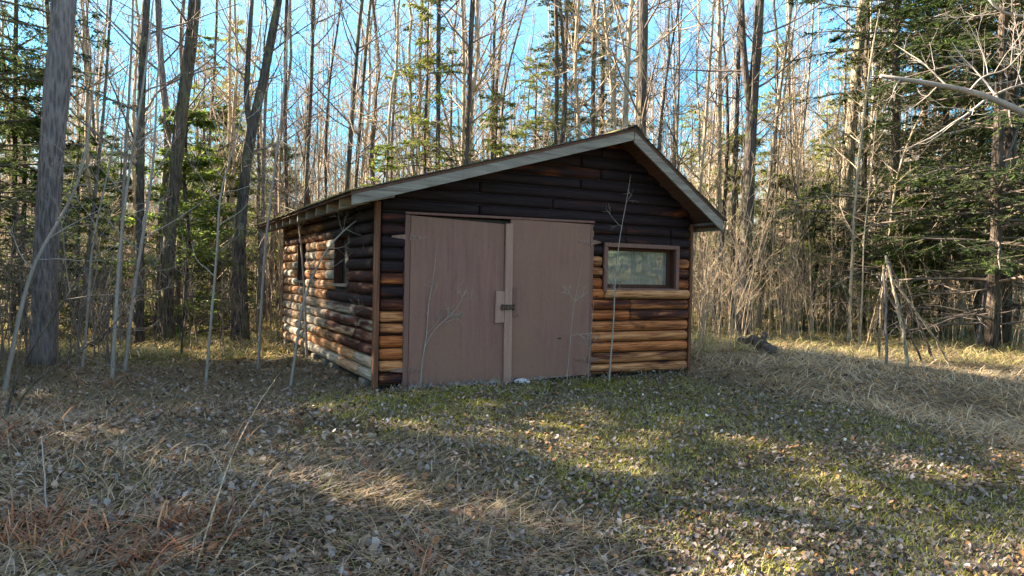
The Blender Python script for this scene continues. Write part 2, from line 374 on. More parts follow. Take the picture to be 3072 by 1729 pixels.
def crown(P, R, rng, n1, lo=.25, hi=.98, Lmax=3.0, dens=1.0, ang=(.6, 1.1), up=.35, rmin=.004, lv3=True, top=.25):
    acc = Acc()
    H = np.linalg.norm(P[0, -1]-P[0, 0])
    b1, r1 = kids(P, R, n1, lo, hi, ang[0], ang[1], lambda s, q, p: Lmax*q*(top+(1-top)*(1-(s-lo)/(hi-lo+1e-6))**.8), 8, up, .09, rng, .45, rmin*1.7)
    acc.add(*tubes(b1, r1, 5))
    n2 = max(3, int(7*dens))
    b2, r2 = kids(b1, r1, n2, .15, 1, .5, 1.0, lambda s, q, p: (np.linalg.norm(p[:, -1]-p[:, 0], axis=1)[:, None])*(.5*(1.15-s))*q, 5, .25, .12, rng, .6, rmin*1.1)
    acc.add(*tubes(b2, r2, 3))
    if lv3:
        b3, r3 = kids(b2, r2, max(2, int(4*dens)), .1, 1, .4, .9, lambda s, q, p: (np.linalg.norm(p[:, -1]-p[:, 0], axis=1)[:, None])*.55*q, 4, .2, .12, rng, .7, rmin*.9, .08)
        acc.add(*tubes(b3, r3, 3))
    return acc
def smoothpath(pts, K):
    pts = np.asarray(pts, float)
    d = np.r_[0, np.cumsum(np.linalg.norm(np.diff(pts, axis=0), axis=1))]
    t = np.linspace(0, d[-1], K); out = np.stack([np.interp(t, d, pts[:, k]) for k in range(3)], 1)
    for _ in range(3): out[1:-1] = (out[:-2]+2*out[1:-1]+out[2:])/4
    return out, t/d[-1]
def trunk_acc(P, R, S, rng, lump=.06):
    P = np.concatenate([P[:1]-(P[1:2]-P[:1])*1e-3, P, P[-1:]+(P[-1:]-P[-2:-1])*1e-3]); R = np.concatenate([[R[0]*.02], R, [R[-1]*.02]])   # closed ends
    V, Q = tubes(P[None], R[None], S)
    V = V.reshape(len(P), S, 3); C = P[:, None, :]
    k = 1+lump*(np.sin(V[..., 2]*2.3+V[..., 0]*17)+np.sin(V[..., 2]*5.1+V[..., 1]*23))*.5+rng.normal(0, lump*.35, V.shape[:2])
    V = C+(V-C)*k[..., None]
    acc = Acc(); acc.add(V.reshape(-1, 3), Q); return acc

# ------------------------------------------------------------------ GROUND
def build_ground():
    n = 300; t = np.linspace(-1, 1, n); k = 4.6
    g = np.sinh(t*k)/np.sinh(k)*420
    X, Y = np.meshgrid(g+1.2, g-1.5, indexing='xy'); Z = gz(X, Y)
    V = np.stack([X, Y, Z], -1).reshape(-1, 3)
    i = np.arange(n*n).reshape(n, n); Q = np.stack([i[:-1, :-1], i[:-1, 1:], i[1:, 1:], i[1:, :-1]], -1).reshape(-1, 4)
    x, y = V[:, 0], V[:, 1]
    lane = lane_mask(x, y)
    wood = np.clip(sstep(2.0, 5, y)+sstep(9, 12, np.abs(x-1)), 0, 1)*(1-lane)
    bank = (1-lane)*(1-wood)
    tint = np.stack([lane*.85+.15, bank*.9, wood], 1)
    o = obj_np('ground', V=V, quads=Q, mats=[ground_mat()], tint=tint, smooth=True)
    o['kind'] = 'structure'
def lane_mask(x, y):
    x = np.asarray(x, float); y = np.asarray(y, float)
    wv = .25*np.sin(y*1.7+1)+.15*np.sin(y*4.1)
    left = sstep(-1.3+wv-.0*y, -.5+wv, x+.28*(y+1))
    right = sstep(4.5+wv*.6, 3.9+wv*.6, x+.0*y)
    return left*right*sstep(.35, -.3, y)
build_ground()

# ------------------------------------------------------------------ SHED
W_, L_ = 4.40, 5.79
RX, RZ = 3.07, 3.09                      # ridge (underside of deck)
def roof_z(x): return np.where(np.asarray(x) < RX, RZ-.292*(RX-np.asarray(x)), RZ-.70*(np.asarray(x)-RX))
LH = .139
SHED = empty('log_shed', (0, 0, 0))
tag(SHED, 'weathered dark log shed with plywood double doors, lopsided gable roof and grey barge boards', 'shed')

class LogWall:
    def __init__(s): s.V = []; s.Q = []; s.T = []; s.C = []; s.G = []; s.n = 0; s.id = 0
    def log(s, a0, a1, zc, place, stain_shade, hue, h=LH, clip=None, bulge=.052, S=9, er=.55):
        s.id += 1; rs = random.Random(s.id*7+len(s.V))
        segs = max(2, int((a1-a0)/.22)+1)
        th = np.linspace(-np.pi/2, np.pi/2, S)
        prof_z = np.sin(th)*h*.472; prof_d = np.cos(th)**.62*bulge*(1+rs.uniform(-.12, .12))-.014
        aa = np.linspace(a0, a1, segs)
        if a1-a0 > .12: aa = np.concatenate([[a0+.003, a0+.014, a0+.032], aa[1:-1], [a1-.032, a1-.014, a1-.003]])
        sh = np.ones(len(aa))
        if a1-a0 > .12: sh[0] = sh[-1] = er; sh[1] = sh[-2] = (er+1.15)/2; 
        dz = rs.uniform(-.003, .003)
        ring = []
        for q, (a, k) in enumerate(zip(aa, sh)):
            z = zc+dz+prof_z*(k*.5+.5); al = np.full(S, a)
            if clip: al = np.clip(al, clip(z)[0]+0*z, np.maximum(clip(z)[1], clip(z)[0]))
            dd = prof_d*max(k, .0)-.014*(1-k)+.0025*math.sin(a*5+s.id)
            ring.append(place(al, dd, z))
            s.C.append(np.tile([stain_shade, hue, rs.random()], (S, 1)))
            s.G.append(np.stack([al, th*h*.5+s.id*3.7, np.full(S, s.id*1.31)], 1))
        n = len(aa); s.V.append(np.concatenate(ring))
        i = s.n+np.arange(n*S).reshape(n, S)
        s.Q.append(np.stack([i[:-1, :-1], i[:-1, 1:], i[1:, 1:], i[1:, :-1]], -1).reshape(-1, 4))
        for e in (0, n-1):
            s.T.append(np.array([[i[e, 0], i[e, k], i[e, k+1]] for k in range(1, S-1)]))
        s.n += n*S
    def build(s, name):
        me = mesh_np(name, np.concatenate(s.V), np.concatenate(s.Q), np.concatenate(s.T), [M_LOG], None, np.concatenate(s.C), True, np.concatenate(s.G))
        import bmesh
        bm = bmesh.new(); bm.from_mesh(me); bmesh.ops.recalc_face_normals(bm, faces=bm.faces); bm.to_mesh(me); bm.free()
        try: me.set_sharp_from_angle(angle=math.radians(50))
        except Exception: pass
        return link(bpy.data.objects.new(name, me), SHED)
rs = random.Random(5)
def span(a0, a1, holes, joints):
    cuts = [(a0, a1)]
    for h0, h1 in holes:
        nc = []
        for c0, c1 in cuts:
            if h1 <= c0 or h0 >= c1: nc.append((c0, c1)); continue
            if h0 > c0: nc.append((c0, h0))
            if h1 < c1: nc.append((h1, c1))
        cuts = nc
    out = []
    for c0, c1 in cuts:
        js = sorted(j for j in joints if c0+.1 < j < c1-.1); p = [c0]+js+[c1]
        out += list(zip(p[:-1], p[1:]))
    return out
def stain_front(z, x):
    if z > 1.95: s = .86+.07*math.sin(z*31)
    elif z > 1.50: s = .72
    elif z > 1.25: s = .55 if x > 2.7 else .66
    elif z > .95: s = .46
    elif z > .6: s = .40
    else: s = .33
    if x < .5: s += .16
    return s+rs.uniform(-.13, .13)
# front wall with gable
fwall = LogWall()
nrow = 23
for i in range(nrow):
    zc = .02+LH*(i+.5)
    holes = []
    if zc < 1.95: holes.append((.31, 2.765))
    if 1.10 < zc < 1.74: holes.append((2.96, 4.185))
    lo, hi = .055, W_-.05
    zz = zc-LH/2
    lo, hi = .014, W_-.014
    if zz > roof_z(0): lo = max(lo, RX-(RZ-zz)/.292)
    if zz > roof_z(W_): hi = min(hi, RX+(RZ-zz)/.70)
    if hi-lo < .1: continue
    js = []
    if zc < 1.0 and rs.random() < .5: js = [3.40]
    elif zc > 1.95: js = [rs.choice([.9, 1.5, 2.2, 2.6, 3.3])] if i % 2 else [rs.choice([1.2, 2.9])]
    elif zc > 1.7: js = [3.3, 4.05]
    clip = lambda z: (RX-(RZ-z)/.292-.0, RX+(RZ-z)/.70+.0)
    if 1.0 < zc < 1.1: js = [2.985]
    for a0, a1 in span(lo, hi, holes, js):
        hue = .50 if zc < .3 else .30
        if 1.0 < zc < 1.1 and a0 > 2.9:
            fwall.log(a0, a1, zc, lambda a, d, z: np.stack([a, -d, z], 1), .06, .75, bulge=.10); continue
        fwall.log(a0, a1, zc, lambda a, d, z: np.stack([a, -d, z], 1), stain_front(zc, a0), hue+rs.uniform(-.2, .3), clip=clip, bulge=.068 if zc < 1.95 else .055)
fo = fwall.build('log_wall'); fo['label'] = 'front gable wall, stained nearly black above, orange brown logs below'
# left wall with two window holes
lwall = LogWall()
WL = [(1.20, 2.02), (3.79, 4.64)]
for i in range(15):
    zc = .05+LH*(i+.5)
    holes = []
    if 1.09 < zc < 1.76: holes = WL
    js = [2.38, 3.09, 3.74, 4.97] if zc > .3 else [1.6, 3.74]
    if zc < 1.2: js = js+[.83 if i % 2 else .62]
    if zc > .3: js += [4.36]
    elif zc > 1.2: js += [.83]
    if zc > 1.76: js = [.83, 2.6, 4.2]
    for a0, a1 in span(.055, L_-.05, holes, js):
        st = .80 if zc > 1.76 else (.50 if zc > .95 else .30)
        if a0 < 1.2: st += .22  # logs by the front corner darkened, shade put into the stain value
        elif a0 > 2.0: st -= .30  # farther logs paler, sunlit patches put into the tone
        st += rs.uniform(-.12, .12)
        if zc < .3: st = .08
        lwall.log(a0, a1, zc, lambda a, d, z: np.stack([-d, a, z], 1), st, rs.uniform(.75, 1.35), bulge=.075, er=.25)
lo_ = lwall.build('log_wall'); lo_['label'] = 'long side wall of short faded logs catching dappled sun'
rwall = LogWall(); bwall = LogWall()
for i in range(15):
    zc = .05+LH*(i+.5)
    rwall.log(.055, L_-.05, zc, lambda a, d, z: np.stack([W_+d, a, z], 1), .5+rs.uniform(-.2, .2), .4)
for i in range(22):
    zc = .05+LH*(i+.5); zz = zc-LH/2; lo, hi = .055, W_-.05
    if zz > roof_z(0): lo = max(lo, RX-(RZ-zz)/.292)
    if zz > roof_z(W_): hi = min(hi, RX+(RZ-zz)/.70)
    if hi-lo > .1: bwall.log(lo, hi, zc, lambda a, d, z: np.stack([a, L_+d, z], 1), .5+rs.uniform(-.2, .2), .4, clip=lambda z: (RX-(RZ-z)/.292, RX+(RZ-z)/.70))
rwall.build('log_wall'); bwall.build('log_wall')
# dark inner sheathing behind the logs, with window openings
m = MB()
def panel_x(x0, x1, zs):       # strips along y for side walls
    for (y0, y1, z0, z1) in zs: m.box(x0, x1, y0, y1, z0, z1)
panel_x(.012, .05, [(.03, L_-.03, .03, 1.085), (.03, L_-.03, 1.765, 2.12), (.03, 1.20, 1.085, 1.765), (2.02, 3.79, 1.085, 1.765), (4.64, L_-.03, 1.085, 1.765)])
panel_x(W_-.05, W_-.012, [(.03, L_-.03, .03, 2.1)])
for (x0, x1, z0, z1) in [(.05, .31, .01, 1.95), (.31, 2.96, 1.95, 2.1), (2.765, 2.96, .01, 1.95), (2.96, 4.185, .01, 1.10), (2.96, 4.185, 1.74, 2.1), (4.185, W_-.05, .01, 2.1), (.05, .31, 1.95, 2.1)]:
    m.box(x0, x1, .012, .05, z0, z1)
m.prism([(.05, 2.1), (W_-.1, 2.1), (RX, RZ-.02)], .012, .05)
m.box(.05, W_-.05, L_-.05, L_-.012, .03, 2.1); m.prism([(.05, 2.1), (W_-.1, 2.1), (RX, RZ-.02)], L_-.05, L_-.012)
m.box(.05, W_-.05, .05, L_-.05, -.02, .02)
m.build('inner_lining', M_BLACK, SHED)
# corner posts
for (x0, x1, y0, y1, z1) in [(-.050, .006, -.052, .03, 2.06), (W_-.008, W_+.034, -.055, .05, 2.03), (-.055, .05, L_-.05, L_+.06, 2.1), (W_-.05, W_+.055, L_-.05, L_+.06, 2.1)]:
    m = MB(); m.box(x0, x1, y0, y1, -.08, z1); m.build('corner_post', M_POST, SHED, .008)
# blocks under the wall
for y in (.35, 1.9, 2.35, 3.1, 3.9, 4.7, 5.5):
    m = MB(); m.box(-.05, .16, y, y+.2, -.25, .045); b = m.build('foundation_block', M_GREYW, SHED, .01)
# door frame
m = MB(); m.box(.285, .345, -.06, .02, -.05, 1.93); m.box(2.742, 2.80, -.05, .02, 0, 1.945)
m.prism([(.285, 1.935), (2.80, 1.96), (2.80, 1.99), (.285, 1.965)], -.062, .02)
m.build('door_frame', M_TRIM, SHED, .004)
m = MB(); m.box(.345, 2.742, .0, .012, 0, 1.93); m.build('door_backing', M_BLACK, SHED)
def door(poly, label):
    m = MB(); m.prism(poly, -.052, -.022); o = m.build('door', M_DOOR, SHED, .003); o['label'] = label; return o
dl = door([(.350, -.03), (1.545, -.03), (1.525, 1.885), (.352, 1.925)], 'left plywood door hanging slightly low, peeled pale strip at its foot')
dr = door([(1.640, -.01), (2.752, .03), (2.742, 1.945), (1.605, 1.952)], 'right plywood door with a small gouge low down')
m = MB(); m.prism([(1.535, -.04), (1.642, -.04), (1.622, 1.90), (1.527, 1.89)], -.085, -.054); m.build('centre_batten', M_BATTEN, dl, .003)
m = MB(); m.prism([(1.41, .705), (1.53, .71), (1.53, 1.085), (1.415, 1.085)], -.078, -.0525); m.build('latch_board', M_BATTEN, dl, .003)
m = MB(); m.box(1.645, 1.705, -.062, -.0525, .775, 1.135); m.box(1.645, 1.725, -.064, -.0525, .775, .815); m.build('latch_board', M_TRIM, dr, .002)
m = MB(); m.box(1.475, 1.66, -.112, -.088, .875, .905); m.box(1.475, 1.66, -.102, -.088, .915, .925); m.box(1.49, 1.50, -.105, -.079, .86, .93); m.box(1.64, 1.652, -.11, -.066, .86, .93); m.box(1.54, 1.60, -.118, -.088, .868, .912)
m.build('latch', M_IRON, dl, .003)
def hinge(xc, z, lx, rx, parent, s=1):
    m = MB(); y0 = -.0535
    m.prism([(xc-.004, z-.035), (xc-.004, z+.035), (lx, z+.010), (lx, z-.010)], y0-.006, y0)
    m.prism([(xc+.004, z+.035), (xc+.004, z-.035), (rx, z-.010), (rx, z+.010)], y0-.006, y0)
    n = 8
    m.prism([(xc+.009*math.cos(a), y0-.008+.009*math.sin(a)) for a in [k*2*math.pi/n for k in range(n)]], 0, 1) if False else m.box(xc-.009, xc+.009, y0-.016, y0, z-.042, z+.042)
    for bx in (.35, .7):
        for ex in (lx, rx):
            X = xc+(ex-xc)*bx; m.box(X-.006, X+.006, y0-.010, y0-.006, z-.006, z+.006)
    m.build('strap_hinge', M_METAL, parent)
hinge(.345, 1.68, .13, .54, dl); hinge(.345, .19, .14, .50, dl); hinge(2.75, 1.72, 2.57, 2.90, dr); hinge(2.75, .225, 2.56, 2.91, dr)
m = MB(); m.prism([(2.28, .505), (2.31, .512), (2.35, .508), (2.345, .498), (2.30, .494)], -.056, -.0525); m.build('gouge', M_BLACK, dr)
# front window
m = MB(); WX0, WX1, WZ0, WZ1 = 2.96, 4.187, 1.09, 1.725
m.box(WX0, WX1, -.066, -.02, WZ1-.055, WZ1); m.box(WX0, WX1, -.066, -.02, WZ0, WZ0+.05)
m.box(WX0, WX0+.055, -.064, -.02, WZ0+.05, WZ1-.055); m.box(WX1-.055, WX1, -.064, -.02, WZ0+.05, WZ1-.055)
wf = m.build('window', M_TRIM, SHED, .004); wf['label'] = 'front window in a deep brown frame'
m = MB(); y0, y1 = -.02, .10        # reveal
m.box(WX0+.03, WX0+.06, y0, y1, WZ0+.03, WZ1-.03); m.box(WX1-.06, WX1-.03, y0, y1, WZ0+.03, WZ1-.03)
m.box(WX0+.06, WX1-.06, y0, y1, WZ0+.03, WZ0+.06); m.box(WX0+.06, WX1-.06, y0, y1, WZ1-.06, WZ1-.03)
m.box(WX0+.06, WX0+.085, .06, .1, WZ0+.06, WZ1-.06); m.box(WX1-.115, WX1-.06, .06, .1, WZ0+.06, WZ1-.06)
m.box(WX0+.085, WX1-.115, .06, .1, WZ0+.06, WZ0+.10); m.box(WX0+.085, WX1-.115, .06, .1, WZ1-.095, WZ1-.06)
m.build('sash', M_BROWNIN, wf, .002)
m = MB(); m.box(WX0+.08, WX1-.11, .082, .088, WZ0+.09, WZ1-.085); m.build('pane_or_dark_sheet', M_GLASS, wf)
# side windows: plain openings with frames and a black sheet painting the unlit inside
for k, (y0, y1) in enumerate(WL):
    m = MB(); z0, z1 = 1.09, 1.762
    m.box(-.02, .09, y0+.001, y0+.035, z0, z1); m.box(-.02, .09, y1-.035, y1-.001, z0, z1); m.box(-.02, .09, y0+.035, y1-.035, z1-.035, z1-.001)
    o = m.build('window', M_BROWNIN, SHED, .003); o['label'] = 'nearer side window opening' if k == 0 else 'farther side window opening'
    m = MB(); m.box(-.055, .1, y0+.035, y1-.035, z0-.005, z0+.03); m.build('sill', M_GREYW, o, .004)
    m = MB(); m.box(.10, .108, y0+.001, y1-.001, z0, z1); m.build('pane_or_dark_sheet', M_BLACK, o)  # black sheet stands in for the darkness behind the opening
# log ledge beneath the front window
# roof
def slope_board(xa, xb, dz0, dz1, ya, yb):
    za, zb = float(roof_z(xa)), float(roof_z(xb))
    return [(xa, za+dz0), (xb, zb+dz0), (xb, zb+dz1), (xa, za+dz1)]
OV = .49; YB = 6.28; XL, XR = -.43, 4.555
m = MB(); m.prism(slope_board(XL-.01, RX, 0, .028, 0, 0), -OV-.004, YB); m.prism(slope_board(RX, XR+.01, 0, .034, 0, 0), -OV-.004, YB)
rf = m.build('roof', M_DECK, SHED); rf['label'] = 'lopsided gable roof, long shallow side and short steep side'
# shingle courses: overlapping thin strips with ragged edges
acc = Acc(); rsh = np.random.default_rng(3)
for side in (0, 1):
    n = 26 if side == 0 else 13
    for i in range(n):
        for yk in np.arange(-OV-.03, YB+.02, .30):
            a, b_ = i/n, (i+1)/n+.02
            if side == 0: xa, xb = XL-.04+(RX-XL+.04)*a, XL-.04+(RX-XL+.04)*min(b_, 1)
            else: xa, xb = XR+.04-(XR+.04-RX)*a, XR+.04-(XR+.04-RX)*min(b_, 1)
            dx = rsh.uniform(-.008, .008); ww = .296; j = rsh.uniform(-.003, .004)
            za, zb = float(roof_z(xa))+.046+j, float(roof_z(xb))+.036
            y0 = yk+(.15 if i % 2 else 0)*0; y1 = min(y0+ww, YB+.03)
            V = np.array([(xa+dx, y0, za), (xa+dx, y1, za), (xb, y1, zb), (xb, y0, zb), (xa+dx, y0, za-.011), (xa+dx, y1, za-.011), (xb, y1, zb-.004), (xb, y0, zb-.004)])
            acc.add(V, np.array([(0, 1, 2, 3), (7, 6, 5, 4), (0, 4, 5, 1), (1, 5, 6, 2), (2, 6, 7, 3), (3, 7, 4, 0)]))
link(bpy.data.objects.new('shingles', acc.mesh('shingles', [M_SHINGLE], False)), rf)
m = MB(); m.prism([(RX-.13, RZ+.018), (RX, RZ+.056), (RX+.10, RZ-.012), (RX+.10, RZ+.004), (RX, RZ+.073), (RX-.13, RZ+.034)], -OV-.035, YB+.03); m.build('ridge_cap', M_SHINGLE, rf)
def barge(xa, xb, name='barge_board', y=-OV, d=.12):
    m = MB(); za, zb = float(roof_z(xa)), float(roof_z(xb)); m.prism([(xa, za-.002), (xb, zb-.002), (xb, zb-d), (xa, za-d)], y, y+.03); return m
barge(XL, RX-.004, d=.112).build('barge_board', M_BARGE, rf, .003)
barge(RX+.004, XR, d=.14).build('barge_board', M_BARGE, rf, .003)
barge(XL, RX-.004, y=YB-.03, d=.135).build('barge_board', M_BARGE, rf); barge(RX+.004, XR, y=YB-.03, d=.16).build('barge_board', M_BARGE, rf)
for y in np.arange(-OV+.035, YB-.05, .61):
    m = MB(); x0, x1 = XL+.03, .03
    m.prism([(x0, float(roof_z(x0))-.003), (x1, float(roof_z(x1))-.003), (x1, float(roof_z(x1))-.13), (x0, float(roof_z(x0))-.115)], y, y+.04)
    m.build('rafter_tail', M_GREYW, rf, .003)
m = MB(); m.box(W_+.01, XR-.02, -OV+.035, YB-.04, 1.985, 2.005); m.build('soffit', M_BROWNIN, rf)
m = MB(); m.box(XR-.018, XR-.0, -OV+.034, YB-.04, float(roof_z(XR))-.12, float(roof_z(XR))-.004); m.build('fascia', M_BARGE, rf)


# ------------------------------------------------------------------ TREES
def tree_from_path(name, label, cat, pts3, radii, H, bark, twig='dark', n1=26, lo=.2, Lmax=2.6, S=14, seed=0, group=None, limbs=(), K=30, dens=.8, up=.35, ang=(.7, 1.25), lump=.05, rmin=.003, lv3=True, flare=1.35):
    rng = np.random.default_rng(seed)
    pts = [np.asarray(p, float) for p in pts3]
    g = float(gz(pts[0][0], pts[0][1]))
    d = pts[-1]-pts[-2]; d = d/np.linalg.norm(d); d = d*.6+np.array([0, 0, .4]); d /= np.linalg.norm(d)
    top = pts[-1].copy(); rem = max(g+H-top[2], .3)
    r_at = list(radii)
    extra = []
    for k in range(1, 5): extra.append(top+d*rem*k/4+rng.normal(0, .012*rem, 3)*np.array([1, 1, 0]))
    allp = pts+extra; rr = r_at+[r_at[-1]*(1-k/4)+min(.012, r_at[-1]*.3)*(k/4) for k in range(1, 5)]
    base = pts[0].copy(); base[2] = g-.12
    allp[0] = base
    P, t = smoothpath(allp, K)
    dd = np.r_[0, np.cumsum(np.linalg.norm(np.diff(np.array(allp), axis=0), axis=1))]; dd /= dd[-1]
    R = np.interp(t, dd, rr); R = R*(1+(flare-1)*np.exp(-t*H/.35))
    root = empty(name, (base[0], base[1], g)); off = np.array([base[0], base[1], g])
    tag(root, label, cat, group)
    acc = trunk_acc(P-off, R, S, rng, lump)
    link(bpy.data.objects.new('trunk', acc.mesh('trunk', [BARK[bark]])), root)
    c = crown((P-off)[None], R[None], rng, n1, lo, .98, Lmax, dens, ang, up, rmin, lv3)
    for (lp, r0, r1) in limbs:
        Q, tt = smoothpath([np.asarray(q) for q in lp], 14); QR = r0+(r1-r0)*tt
        a2 = trunk_acc(Q-off, QR, 10, rng, lump); lo_b = link(bpy.data.objects.new('limb', a2.mesh('limb', [BARK[bark]])), root)
        cc = crown((Q-off)[None], QR[None], rng, max(6, n1//3), .2, .98, Lmax*.6, dens, ang, up, rmin, lv3)
        link(bpy.data.objects.new('branches', cc.mesh('branches', [TWIG[twig]], False)), lo_b)
    link(bpy.data.objects.new('branches', c.mesh('branches', [TWIG[twig]], False)), root)
    return root
def ptree(name, label, cat, pix, w0, w1, bark, depth=None, H=15, limbs=(), **kw):
    """pix: trunk centre line in photo-view pixels from the base up; depth None = base stands where its ray meets the ground"""
    if depth is None:
        p, _ = gnd(*pix[0]); depth = depth_of(p); pts = [p]+[at(x, y, depth) for x, y in pix[1:]]
    else:
        pts = [at(x, y, depth) for x, y in pix]
        a, b = pts[0], pts[1]; dv = (a-b)/np.linalg.norm(a-b); g = float(gz(a[0], a[1]))
        if a[2] > g+.05 and dv[2] < -.3: k = (a[2]-g)/(-dv[2]); pts = [a+dv*k]+pts
    sc = 1.1925*depth/F/2*(.8 if w0 < 50 else .93)
    n = len(pts); rr = [sc*(w0+(w1-w0)*i/(n-1)) for i in range(n)]
    lb = [([at(x, y, depth+dz) for x, y in lp], a*sc, b*sc) for lp, a, b, dz in limbs]
    return tree_from_path(name, label, cat, pts, rr, H, bark, limbs=lb, **kw)

